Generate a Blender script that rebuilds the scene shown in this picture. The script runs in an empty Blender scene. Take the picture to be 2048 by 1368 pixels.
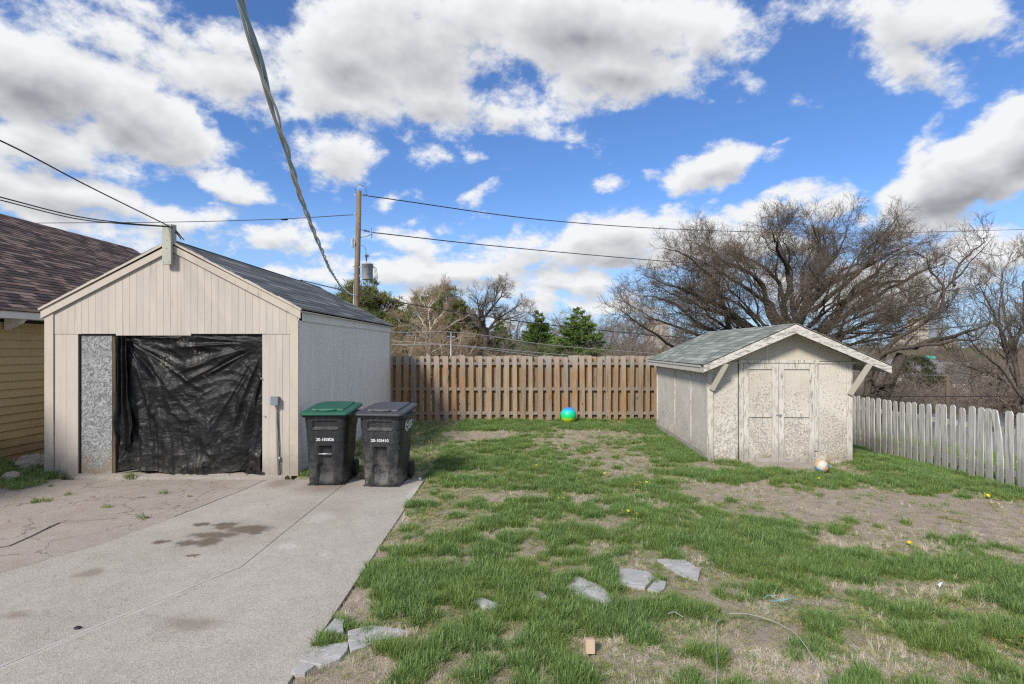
import bpy, math, random
import numpy as np
from mathutils import Vector, Matrix

# ------------------------------------------------------------------ camera, world, sun, exposure
random.seed(7); rng = np.random.default_rng(7)
S = bpy.context.scene
COL = S.collection
F = 1060.0; W0 = 1024.0; V0 = 697.0; H = 2.0          # focal length in px of a 2048 px wide frame, horizon row, eye height
cam_data = bpy.data.cameras.new('camera'); cam = bpy.data.objects.new('camera', cam_data); COL.objects.link(cam)
cam.location = (0, 0, H); cam.rotation_euler = (math.radians(90), 0, 0)
cam_data.sensor_width = 36; cam_data.lens = 36 * F / 2048
cam_data.shift_y = 13 / 2048; cam_data.clip_start = 0.05; cam_data.clip_end = 9000
S.camera = cam
S.render.resolution_x = 1024; S.render.resolution_y = 684
S.view_settings.view_transform = 'Standard'; S.view_settings.look = 'None'
S.view_settings.gamma = 1; S.view_settings.use_curve_mapping = False
S.view_settings.exposure = 1.03
S.cycles.use_denoising = False; S.cycles.pixel_filter_type = 'BLACKMAN_HARRIS'; S.cycles.filter_width = 1.25
S.cycles.max_bounces = 6; S.cycles.diffuse_bounces = 3; S.cycles.glossy_bounces = 2; S.cycles.transmission_bounces = 3
S.cycles.use_adaptive_sampling = True; S.cycles.adaptive_threshold = 0.004; S.cycles.sample_clamp_indirect = 4
SUN_EL, SUN_AZ = math.radians(37), math.radians(-147)  # azimuth clockwise from +Y: sun behind the camera's left shoulder
sd = Vector((math.sin(SUN_AZ) * math.cos(SUN_EL), math.cos(SUN_AZ) * math.cos(SUN_EL), math.sin(SUN_EL)))
sun_data = bpy.data.lights.new('sun', 'SUN'); sun = bpy.data.objects.new('sun', sun_data); COL.objects.link(sun)
sun_data.energy = 2.25; sun_data.angle = math.radians(11); sun_data.color = (1.0, 0.93, 0.82)
sun.rotation_euler = sd.to_track_quat('Z', 'Y').to_euler()
SKY_STRENGTH = 0.13


class NT:
    """small helper round a node tree"""
    def __init__(s, nt): s.nt = nt; s.n = nt.nodes; s.l = nt.links
    def new(s, t, **kw):
        nd = s.n.new(t)
        for k, v in kw.items(): setattr(nd, k, v)
        return nd
    def put(s, sock, v):
        if v is None: return
        if isinstance(v, bpy.types.NodeSocket): s.l.new(v, sock)
        else:
            if isinstance(v, (int, float)) and sock.type in ('RGBA', 'VECTOR'):
                v = (v,) * 3
            if sock.type == 'RGBA' and hasattr(v, '__len__') and len(v) == 3: v = tuple(v) + (1,)
            sock.default_value = v
    def math(s, op, a, b=None, c=None, clamp=False):
        nd = s.new('ShaderNodeMath', operation=op, use_clamp=clamp)
        for i, v in enumerate((a, b, c)): s.put(nd.inputs[i], v)
        return nd.outputs[0]
    def vmath(s, op, a, b=None, out=0):
        nd = s.new('ShaderNodeVectorMath', operation=op)
        s.put(nd.inputs[0], a); s.put(nd.inputs[1], b)
        return nd.outputs[out]
    def scale(s, a, k):
        nd = s.new('ShaderNodeVectorMath', operation='SCALE'); s.put(nd.inputs[0], a); s.put(nd.inputs['Scale'], k)
        return nd.outputs[0]
    def noise(s, vec, scale=5, detail=4, rough=0.5, dist=0.0, out='Fac', lac=2.0):
        nd = s.new('ShaderNodeTexNoise'); s.put(nd.inputs['Vector'], vec); s.put(nd.inputs['Scale'], scale)
        s.put(nd.inputs['Detail'], detail); s.put(nd.inputs['Roughness'], rough); s.put(nd.inputs['Distortion'], dist)
        s.put(nd.inputs['Lacunarity'], lac)
        return nd.outputs[out]
    def voronoi(s, vec, scale=5, out='Color', feature='F1'):
        nd = s.new('ShaderNodeTexVoronoi', feature=feature); s.put(nd.inputs['Vector'], vec); s.put(nd.inputs['Scale'], scale)
        return nd.outputs[out]
    def ramp(s, fac, a, b, va=0.0, vb=1.0, smooth=True):
        nd = s.new('ShaderNodeMapRange', interpolation_type='SMOOTHSTEP' if smooth else 'LINEAR', clamp=True)
        for i, v in enumerate((fac, a, b, va, vb)): s.put(nd.inputs[i], v)
        return nd.outputs[0]
    def mix(s, fac, a, b, mode='MIX'):
        nd = s.new('ShaderNodeMix', data_type='RGBA', blend_type=mode, clamp_factor=True)
        s.put(nd.inputs[0], fac); s.put(nd.inputs[6], a); s.put(nd.inputs[7], b)
        return nd.outputs[2]
    def map(s, vec, loc=(0, 0, 0), rot=(0, 0, 0), scale=(1, 1, 1), vt='POINT'):
        nd = s.new('ShaderNodeMapping', vector_type=vt); s.put(nd.inputs[0], vec)
        nd.inputs['Location'].default_value = loc; nd.inputs['Rotation'].default_value = rot
        nd.inputs['Scale'].default_value = scale
        return nd.outputs[0]
    def comb(s, x, y, z):
        nd = s.new('ShaderNodeCombineXYZ')
        for i, v in enumerate((x, y, z)): s.put(nd.inputs[i], v)
        return nd.outputs[0]
    def sep(s, v):
        nd = s.new('ShaderNodeSeparateXYZ'); s.put(nd.inputs[0], v); return nd.outputs


world = bpy.data.worlds.new('World'); S.world = world; world.use_nodes = True
wt = NT(world.node_tree); wt.n.clear()
# clouds: ellipses laid out in the sky (column, row, half width, half height, tilt in degrees, density), broken up by noise
CLOUDS = [
    (60, 150, 330, 105, -16, 1.75), (250, 215, 190, 62, -20, 1.65), (260, 90, 300, 55, -14, .8), (330, 30, 260, 60, -20, .55), (480, 140, 180, 60, -20, .9),
    (640, 190, 190, 90, -15, 1.0), (650, 300, 100, 58, -25, 1.0), (820, 70, 330, 120, -5, 1.3), (880, 190, 260, 75, -8, .95),
    (1010, 230, 120, 55, -10, .85), (1180, 70, 260, 110, -8, 1.6), (1230, 160, 170, 62, 0, 1.4), (1390, 90, 115, 85, -35, .9), (1460, 145, 75, 28, -25, .55),
    (110, 290, 240, 48, -16, 1.05), (60, 250, 150, 40, -10, .9), (455, 365, 118, 38, -20, 1.15), (120, 385, 270, 82, -14, 1.2), (330, 430, 200, 52, -10, 1.0), (560, 462, 210, 34, -4, .8),
    (855, 334, 46, 17, -5, .5), (948, 333, 40, 12, -15, .45), (1002, 392, 62, 18, 20, .55), (800, 395, 52, 15, 0, .45), (400, 400, 50, 12, -12, .5),
    (1430, 328, 130, 32, 19, 1.15), (1540, 285, 40, 12, 5, .5), (1215, 382, 26, 11, 15, .45),
    (1180, 490, 230, 44, 10, 1.2), (1370, 450, 160, 40, 5, 1.1), (900, 555, 260, 38, -2, 1.1), (1060, 520, 150, 42, 4, 1.1), (1110, 560, 130, 26, 0, .8), (1640, 418, 108, 45, 0, 1.3), (1740, 440, 70, 34, 0, 1.0), (1500, 480, 250, 50, 0, 1.1),
    (1930, 365, 220, 78, 27, 1.6), (490, 70, 150, 60, -10, .9), (700, 110, 180, 110, -10, 1.2), (2060, 290, 170, 70, 35, 1.4), (1830, 395, 75, 36, 10, 1.0), (1850, 300, 65, 20, 25, .45), (2000, 500, 230, 42, 4, 1.0),
    (1820, 40, 215, 70, -5, 1.0), (1830, 110, 110, 55, -30, .9), (1980, 70, 90, 45, 10, .6), (1900, 140, 60, 25, 10, .5),
    (560, 545, 110, 22, 5, .6), (830, 470, 90, 24, -5, .5), (1180, 600, 260, 26, 0, .7), (1700, 560, 300, 50, 0, .7), (700, 620, 400, 40, 0, .7),
]


def cloud_group(detail, puffs):
    g = bpy.data.node_groups.new('cloud_density', 'ShaderNodeTree')
    g.interface.new_socket('Direction', in_out='INPUT', socket_type='NodeSocketVector')
    g.interface.new_socket('Density', in_out='OUTPUT', socket_type='NodeSocketFloat')
    t = NT(g); gi = t.new('NodeGroupInput'); go = t.new('NodeGroupOutput')
    d = gi.outputs[0]
    x, y, z = t.sep(d)
    yc = t.math('MAXIMUM', y, 0.12)
    uv = t.comb(t.math('DIVIDE', x, yc), t.math('DIVIDE', z, yc), 1.0)
    # finer features towards the horizon
    q = t.vmath('DIVIDE', d, t.comb(*[t.math('ADD', t.math('MAXIMUM', z, 0.0), 0.62)] * 3))
    warp = t.noise(q, 3.4, 3, 0.6, out='Color')
    w = t.vmath('MULTIPLY', t.vmath('SUBTRACT', warp, (.5, .5, .5)), (.24, .17, 0))
    wuv = t.vmath('ADD', uv, w)
    dm = None
    for (cx, cy, rx, ry, tilt, den) in CLOUDS:
        src = wuv
        if dm is not None:                                 # a vanishing link to the previous result keeps the shader evaluated one cloud at a time
            nd = t.new('ShaderNodeVectorMath', operation='MULTIPLY_ADD'); t.put(nd.inputs[0], dm); t.put(nd.inputs[1], (1e-7, 1e-7, 0)); t.put(nd.inputs[2], wuv); src = nd.outputs[0]
        c, s_ = math.cos(math.radians(tilt)), math.sin(math.radians(tilt)); ux, uy = (cx - W0) / F, (V0 - cy) / F; ax, ay = rx / F * 1.14, ry / F * 1.14
        A = t.vmath('DOT_PRODUCT', src, (c / ax, s_ / ax, -(ux * c + uy * s_) / ax), out=1)
        B = t.vmath('DOT_PRODUCT', src, (-s_ / ay, c / ay, -(-ux * s_ + uy * c) / ay), out=1)
        ln = t.math('SQRT', t.math('MULTIPLY_ADD', B, B, t.math('MULTIPLY', A, A)))
        v = t.math('MULTIPLY_ADD', ln, -den, den)
        dm = v if dm is None else t.math('SMOOTH_MAX', dm, v, 0.10)
    dm = t.math('MAXIMUM', dm, -0.9)
    # beyond the frame the same kind of broken cloud goes on
    gen = t.math('MULTIPLY_ADD', t.noise(q, 1.6, 2, 0.5), 5.0, -2.3)
    off = t.math('MAXIMUM', t.ramp(t.math('ABSOLUTE', t.math('DIVIDE', x, yc)), 1.02, 1.35), t.ramp(t.math('DIVIDE', z, yc), 0.70, 0.95))
    off = t.math('MAXIMUM', off, t.ramp(y, 0.35, 0.2))
    cov = t.math('ADD', t.math('MULTIPLY', dm, t.math('SUBTRACT', 1.0, off)), t.math('MULTIPLY', gen, off))
    n = t.math('MULTIPLY_ADD', t.noise(q, 6.5, detail, 0.66), *((3.7, -1.84) if puffs else (1.9, -.92)))
    if puffs:
        fb2 = t.voronoi(t.vmath('ADD', q, t.scale(warp, .25)), 12.0, out='Distance')
        n = t.math('ADD', n, t.math('MULTIPLY_ADD', fb2, -0.55, 0.24))
    t.put(go.inputs[0], t.math('ADD', cov, n))
    return g


def build_world():
    t = wt
    out = t.new('ShaderNodeOutputWorld'); bg = t.new('ShaderNodeBackground')
    sky = t.new('ShaderNodeTexSky', sky_type='NISHITA', sun_disc=False, sun_elevation=SUN_EL, sun_rotation=SUN_AZ,
                air_density=1.0, dust_density=0.3, ozone_density=3.0, altitude=300)
    tc = t.new('ShaderNodeTexCoord'); d = t.vmath('NORMALIZE', tc.outputs['Generated'])
    def dens(off, g):
        nd = t.new('ShaderNodeGroup'); nd.node_tree = g
        t.put(nd.inputs[0], t.vmath('ADD', d, off) if off else d); return nd.outputs[0]
    d0 = dens(None, cloud_group(9, True)); d1 = dens((-0.010, 0, 0.026), cloud_group(4, False))
    alpha = t.ramp(d0, -0.12, 0.55)
    z = t.sep(d)[2]
    # thick middles and undersides are grey, thin edges and tops white
    thick = t.ramp(t.math('ADD', t.math('MULTIPLY', d1, .85), t.math('MULTIPLY', d0, .15)), 0.26, 1.85, smooth=False)
    lit = t.math('ADD', t.math('SUBTRACT', 1.0, thick), t.math('MULTIPLY', t.math('SUBTRACT', d0, d1), .22), clamp=True)
    K = 1.0 / SKY_STRENGTH
    grey = (0.165 * K, 0.168 * K, 0.186 * K); white = (0.445 * K, 0.45 * K, 0.46 * K)
    cc = t.mix(lit, grey, white)
    skyc = t.mix(1.0, sky.outputs[0], (0.36, 0.475, 0.64), 'MULTIPLY')
    # faint high veil towards the horizon
    skyc = t.mix(t.ramp(z, 0.30, 0.0, 0, .85), skyc, (0.22 * K, 0.32 * K, 0.45 * K))
    col = t.mix(alpha, skyc, cc)
    t.put(bg.inputs[0], col); bg.inputs[1].default_value = SKY_STRENGTH
    t.l.new(bg.outputs[0], out.inputs[0])


build_world()
try:
    world.cycles.sampling_method = 'MANUAL'; world.cycles.sample_map_resolution = 1024
except Exception: pass

# ------------------------------------------------------------------ helpers
def P(u, v, d): return Vector(((u - W0) / F * d, d, H + (V0 - v) / F * d))
def G(u, v, z=0.0):
    d = (H - z) * F / (v - V0); return Vector(((u - W0) / F * d, d, z))

def hash2(ix, iy, seed):
    n = (ix.astype(np.int64) * 374761393 + iy.astype(np.int64) * 668265263 + seed * 1442695041) & 0xffffffff
    n = ((n ^ (n >> 13)) * 1274126177) & 0xffffffff
    return ((n ^ (n >> 16)) & 0xffff) / 65535.0
def vnoise(x, y, seed=0):
    x = np.asarray(x, float); y = np.asarray(y, float)
    ix = np.floor(x); iy = np.floor(y); fx = x - ix; fy = y - iy
    fx = fx * fx * (3 - 2 * fx); fy = fy * fy * (3 - 2 * fy)
    a = hash2(ix, iy, seed); b = hash2(ix + 1, iy, seed); c = hash2(ix, iy + 1, seed); d = hash2(ix + 1, iy + 1, seed)
    return (a * (1 - fx) + b * fx) * (1 - fy) + (c * (1 - fx) + d * fx) * fy
def fbm(x, y, seed=0, oct=4, gain=.5):
    s = 0; a = 1; t = 0
    for o in range(oct):
        s = s + a * vnoise(np.asarray(x) * 2 ** o + 17.3 * o, np.asarray(y) * 2 ** o - 9.1 * o, seed + o); t += a; a *= gain
    return s / t
def sstep(a, b, x):
    t = np.clip((np.asarray(x, float) - a) / (b - a), 0, 1); return t * t * (3 - 2 * t)

def link(o, parent=None):
    COL.objects.link(o)
    if parent is not None: o.parent = parent
    return o
def tag(o, label=None, cat=None, group=None, kind=None):
    if label: o['label'] = label
    if cat: o['category'] = cat
    if group: o['group'] = group
    if kind: o['kind'] = kind
    return o
def empty(name, label, cat, loc=(0, 0, 0), rz=0, group=None):
    o = bpy.data.objects.new(name, None); o.location = loc; o.rotation_euler = (0, 0, rz); o.empty_display_size = .2
    link(o); return tag(o, label, cat, group)

class MB:
    def __init__(s): s.v = []; s.f = []; s.m = []; s.cur = 0
    def add(s, vs, fs):
        b = len(s.v); s.v += [tuple(v) for v in vs]
        for f in fs: s.f.append(tuple(i + b for i in f)); s.m.append(s.cur)
        return s
    def box(s, x0, x1, y0, y1, z0, z1):
        return s.add([(x0, y0, z0), (x1, y0, z0), (x1, y1, z0), (x0, y1, z0), (x0, y0, z1), (x1, y0, z1), (x1, y1, z1), (x0, y1, z1)],
                     [(0, 3, 2, 1), (4, 5, 6, 7), (0, 1, 5, 4), (1, 2, 6, 5), (2, 3, 7, 6), (3, 0, 4, 7)])
    def prism(s, pts, ext):
        """pts: closed outline (3-D), ext: vector"""
        n = len(pts); e = Vector(ext); a = [Vector(p) for p in pts]; b = [p + e for p in a]
        fs = [tuple(range(n)), tuple(range(2 * n - 1, n - 1, -1))] + [(i, i + n, (i + 1) % n + n, (i + 1) % n) for i in range(n)]
        return s.add(a + b, fs)
    def beam(s, p, q, w, h, up=(0, 0, 1)):
        p = Vector(p); q = Vector(q); t = (q - p).normalized(); a = t.cross(Vector(up)).normalized() * w / 2; b = a.cross(t).normalized() * h / 2
        pts = [p - a - b, p + a - b, p + a + b, p - a + b]
        return s.prism(pts, q - p)
    def tube(s, pts, r, k=8, cap=True):
        pts = [Vector(p) for p in pts]; n = len(pts); rs = r if hasattr(r, '__len__') else [r] * n
        vs = []; prev = None
        for i, p in enumerate(pts):
            t = (pts[min(i + 1, n - 1)] - pts[max(i - 1, 0)]).normalized()
            if prev is None: a = t.orthogonal().normalized()
            else:
                a = (prev - t * prev.dot(t)).normalized()
            prev = a; b = t.cross(a)
            for j in range(k):
                th = 2 * math.pi * j / k; vs.append(p + (a * math.cos(th) + b * math.sin(th)) * rs[i])
        fs = [(i * k + j, i * k + (j + 1) % k, (i + 1) * k + (j + 1) % k, (i + 1) * k + j) for i in range(n - 1) for j in range(k)]
        if cap: fs += [tuple(range(k - 1, -1, -1)), tuple(range((n - 1) * k, n * k))]
        return s.add(vs, fs)
    def cyl(s, p, q, r, k=12): return s.tube([p, q], r, k)
    def build(s, name, mats, parent=None, smooth=False, fix=True):
        me = bpy.data.meshes.new(name); me.from_pydata(s.v, [], s.f)
        for m in (mats if isinstance(mats, (list, tuple)) else [mats]): me.materials.append(m)
        if any(s.m): me.polygons.foreach_set('material_index', s.m)
        if fix:
            import bmesh
            bm = bmesh.new(); bm.from_mesh(me); bmesh.ops.recalc_face_normals(bm, faces=bm.faces); bm.to_mesh(me); bm.free()
        if smooth: me.shade_smooth() if hasattr(me, 'shade_smooth') else me.polygons.foreach_set('use_smooth', [True] * len(me.polygons))
        me.update()
        return link(bpy.data.objects.new(name, me), parent)

def np_mesh(name, V, Q, mats, parent=None, smooth=False, k=4, midx=None):
    """V (n,3), Q (m,k) faces"""
    me = bpy.data.meshes.new(name); V = np.ascontiguousarray(V, np.float32); Q = np.ascontiguousarray(Q, np.int32)
    me.vertices.add(len(V)); me.vertices.foreach_set('co', V.ravel())
    me.loops.add(Q.size); me.loops.foreach_set('vertex_index', Q.ravel())
    me.polygons.add(len(Q)); me.polygons.foreach_set('loop_start', np.arange(0, Q.size, Q.shape[1], dtype=np.int32))
    if smooth: me.polygons.foreach_set('use_smooth', np.ones(len(Q), bool))
    for m in (mats if isinstance(mats, (list, tuple)) else [mats]): me.materials.append(m)
    if midx is not None: me.polygons.foreach_set('material_index', np.asarray(midx, np.int32))
    me.update(calc_edges=True)
    if name is None: return me
    return link(bpy.data.objects.new(name, me), parent)

def fattr(me, name, arr, domain='POINT', typ='FLOAT'):
    a = me.attributes.new(name, typ, domain); a.data.foreach_set('value' if typ in ('FLOAT', 'INT') else 'vector', np.ascontiguousarray(arr).ravel())

# ------------------------------------------------------------------ materials
def base_mat(name, rough=.8, spec=.3):
    m = bpy.data.materials.new(name); m.use_nodes = True; t = NT(m.node_tree)
    b = t.n['Principled BSDF']; b.inputs['Roughness'].default_value = rough; b.inputs['Specular IOR Level'].default_value = spec
    tc = t.new('ShaderNodeTexCoord'); oi = t.new('ShaderNodeObjectInfo')
    t.bsdf = b; t.rand = oi.outputs['Random']; t.obj = tc.outputs['Object']
    geo = t.new('ShaderNodeNewGeometry'); t.isl = geo.outputs['Random Per Island']; t.wpos = geo.outputs['Position']
    rv = t.math('MULTIPLY', t.rand, 37.0)
    t.vec = t.vmath('ADD', t.obj, t.comb(rv, t.math('MULTIPLY', rv, 1.7), t.math('MULTIPLY', rv, 2.3)))
    t.mat = m
    return t
def bump(t, h, strength=.3, dist=.01):
    b = t.new('ShaderNodeBump'); b.inputs['Strength'].default_value = strength; b.inputs['Distance'].default_value = dist
    t.put(b.inputs['Height'], h); t.l.new(b.outputs[0], t.bsdf.inputs['Normal'])
def setc(t, c): t.put(t.bsdf.inputs['Base Color'], c)
def plain(name, col, rough=.6, spec=.4, metal=0, var=.15, scale=6, bs=0.0):
    t = base_mat(name, rough, spec); n = t.noise(t.vec, scale, 5, .6)
    setc(t, t.mix(n, tuple(c * (1 - var) for c in col), tuple(min(1, c * (1 + var)) for c in col)))
    t.bsdf.inputs['Metallic'].default_value = metal
    if bs: bump(t, t.noise(t.vec, scale * 8, 4, .6), bs, .004)
    return t.mat

def m_paint(name, col, dark, axis_stretch=(1, 1, .08), wear=.5, rvar=.06, wscale=14):
    """old painted wood: grain-streaked paint with dirt and worn grey streaks"""
    t = base_mat(name, .75, .25)
    g = t.map(t.vec, scale=axis_stretch)
    streak = t.noise(g, wscale, 6, .65); fine = t.noise(g, wscale * 7, 4, .6); big = t.noise(t.vec, .9, 4, .6)
    c = t.mix(t.ramp(big, .3, .7), tuple(v * .93 for v in col), tuple(v * 1.04 for v in col))
    c = t.mix(t.ramp(streak, .62 - .2 * wear, .80 - .2 * wear), c, dark)
    zz = t.sep(t.obj)[2]; blot = t.noise(t.obj, 2.2, 6, .7)
    c = t.mix(t.math('MULTIPLY', t.ramp(t.math('MULTIPLY_ADD', blot, -.9, zz), .05, -.40), .55), c, tuple(v * .45 for v in dark))
    c = t.mix(t.math('MULTIPLY', t.ramp(t.noise(t.map(t.obj, scale=(1, 1, .12)), 6, 5, .7), .52, .75), .22), c, tuple(v * .9 for v in dark))
    c = t.mix(t.math('MULTIPLY', fine, .22), c, tuple(v * .6 for v in col))
    c = t.mix(t.math('MULTIPLY', t.rand, rvar * 2), c, tuple(v * .75 for v in col))
    setc(t, c); bump(t, t.math('ADD', fine, streak), .35, .004)
    return t.mat

def m_wood(name, a, b, c3, stretch=(1, 1, .06), scale=26, grey_top=None):
    """weathered boards, tone changes from board to board"""
    t = base_mat(name, .85, .15)
    g = t.map(t.vec, scale=stretch)
    n1 = t.noise(g, scale, 7, .65, .6); n2 = t.noise(g, scale * 4, 4, .6)
    base = t.mix(t.ramp(t.rand, .1, .9, smooth=False), a, b)
    base = t.mix(t.ramp(t.math('FRACT', t.math('MULTIPLY', t.rand, 7.3)), .45, 1.0, 0, .75), base, c3)
    base = t.mix(t.ramp(t.math('FRACT', t.math('MULTIPLY', t.rand, 3.1)), .5, 1.0, 0, .42), base, tuple(v * .5 for v in a))
    base = t.mix(t.ramp(t.noise(t.map(t.vec, scale=(1, 1, .35)), 3.0, 4, .6), .42, .72), base, c3)
    dk = t.mix(1.0, base, (.42, .38, .36), 'MULTIPLY')
    cc = t.mix(t.ramp(n1, .48, .72), base, dk)
    kn = t.voronoi(t.map(t.vec, scale=(1, 1, .45)), 4.2, out='Distance')
    cc = t.mix(t.ramp(kn, .10, .05), cc, tuple(v * .22 for v in a))
    # dark horizontal ties left by old vines
    vn = t.noise(t.map(t.vec, scale=(.6, 1, 1.7)), 9, 3, .5, 2.2)
    cc = t.mix(t.math('MULTIPLY', t.ramp(t.math('ABSOLUTE', t.math('SUBTRACT', vn, .5)), .022, .006), .55), cc, tuple(v * .3 for v in a))
    cc = t.mix(t.math('MULTIPLY', n2, .35), cc, dk)
    if grey_top: cc = t.mix(t.math('MULTIPLY', t.ramp(t.math('ADD', t.sep(t.obj)[2], t.math('MULTIPLY', n1, .3)), grey_top + .1, grey_top + .6), .75), cc, (.36, .335, .31))
    setc(t, cc); bump(t, t.math('ADD', n1, n2), .5, .005)
    return t.mat

def m_flaky():
    """painted strand board whose paint flakes off in short curls, more so low down"""
    t = base_mat('flaking_painted_strand_board', .8, .2)
    z = t.sep(t.obj)[2]
    warp = t.vmath('ADD', t.vec, t.scale(t.noise(t.vec, 9, 3, .5, out='Color'), .10))
    f1 = t.noise(warp, 60, 3, .6, 2.4); f2 = t.noise(t.map(warp, scale=(1, 1, .5)), 80, 3, .55, 2.6)
    ridge = t.math('MINIMUM', t.math('ABSOLUTE', t.math('SUBTRACT', f1, .47)), t.math('ABSOLUTE', t.math('SUBTRACT', f2, .56)))
    amount = t.math('ADD', t.ramp(z, 2.0, .0, .0, .5), t.math('MULTIPLY_ADD', t.noise(t.vec, 2.1, 4, .6), 1.5, -.50), clamp=True)
    gate = t.ramp(t.noise(t.vec, 36, 3, .6), t.math('SUBTRACT', .69, t.math('MULTIPLY', amount, .28)), t.math('SUBTRACT', .75, t.math('MULTIPLY', amount, .28)))
    mask = t.math('MULTIPLY', t.ramp(ridge, .030, .008), gate)
    col = t.mix(t.ramp(t.noise(t.vec, 1.3, 5, .6), .3, .7), (.54, .505, .445), (.66, .63, .57))
    col = t.mix(t.math('MULTIPLY', t.noise(t.map(t.vec, scale=(1, 1, .2)), 8, 5, .7), .45), col, (.40, .34, .27))
    col = t.mix(t.math('MULTIPLY', t.ramp(z, .28, .0), t.ramp(t.noise(t.vec, 5, 4, .6), .35, .6)), col, (.34, .27, .19))
    col = t.mix(t.math('MULTIPLY', mask, .66), col, (.11, .10, .088))
    setc(t, col); bump(t, t.math('SUBTRACT', t.noise(t.vec, 40, 4, .6), t.math('MULTIPLY', mask, 1.4)), .6, .006)
    return t.mat

def m_osb():
    t = base_mat('bare_grey_strand_board', .8, .25)
    w = t.vmath('ADD', t.vec, t.scale(t.noise(t.vec, 6, 2, .5, out='Color'), .25))
    a = t.sep(t.voronoi(t.map(w, rot=(0, .6, 0), scale=(1, 1, .45)), 62))[0]
    b = t.sep(t.voronoi(t.map(w, rot=(0, -.8, 0), scale=(.4, 1, 1)), 74))[1]
    n = t.math('MULTIPLY_ADD', t.math('ADD', a, b), .5, 0)
    c = t.mix(t.ramp(n, .2, .85), (.13, .135, .145), (.37, .38, .39))
    z = t.sep(t.obj)[2]
    c = t.mix(t.math('MULTIPLY', t.ramp(z, .55, .0), t.ramp(t.noise(t.vec, 4, 4, .6), .3, .6)), c, (.24, .19, .13))
    setc(t, c); bump(t, n, .4, .004)
    return t.mat

def m_shingle(name, cols, grit=.35):
    t = base_mat(name, .92, .12)
    r = t.math('FRACT', t.math('ADD', t.isl, t.math('MULTIPLY', t.rand, 3.7)))
    c = t.mix(t.ramp(r, .0, .45), cols[0], cols[1]); c = t.mix(t.ramp(r, .5, 1.0), c, cols[2])
    c = t.mix(t.math('MULTIPLY', t.noise(t.obj, 1.1, 5, .65), .45), c, cols[3])
    c = t.mix(t.math('MULTIPLY', t.noise(t.vec, 90, 3, .7), grit), c, tuple(v * .35 for v in cols[1]))
    setc(t, c); bump(t, t.noise(t.vec, 150, 3, .7), .5, .003)
    return t.mat

def blobs(t, vec, items, soft=.35, warp=.06, wscale=9):
    """mask of several soft ellipses with ragged edges; items (x, y, rx, ry)"""
    w = t.vmath('ADD', vec, t.scale(t.vmath('SUBTRACT', t.noise(vec, wscale, 5, .65, out='Color'), (.5, .5, .5)), warp * 2))
    m = None
    for (x, y, rx, ry) in items:
        ln = t.vmath('LENGTH', t.map(w, loc=(x, y, 0), scale=(rx, ry, 1e3), vt='TEXTURE'), out=1)
        v = t.ramp(ln, 1.0 + soft, 1.0 - soft)
        m = v if m is None else t.math('MAXIMUM', m, v)
    return m

def gp(u, v):
    p = G(u, v); return (p.x, p.y)
def gell(u0, u1, v0, v1):
    """ellipse on the ground from a picture-space extent of a stain"""
    a = G((u0 + u1) / 2, v0); b = G((u0 + u1) / 2, v1); c = G((u0 + u1) / 2, (v0 + v1) / 2)
    return ((a.x + b.x) / 2, (a.y + b.y) / 2, abs(u1 - u0) / 2 / F * c.y, abs(a.y - b.y) / 2)

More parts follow.
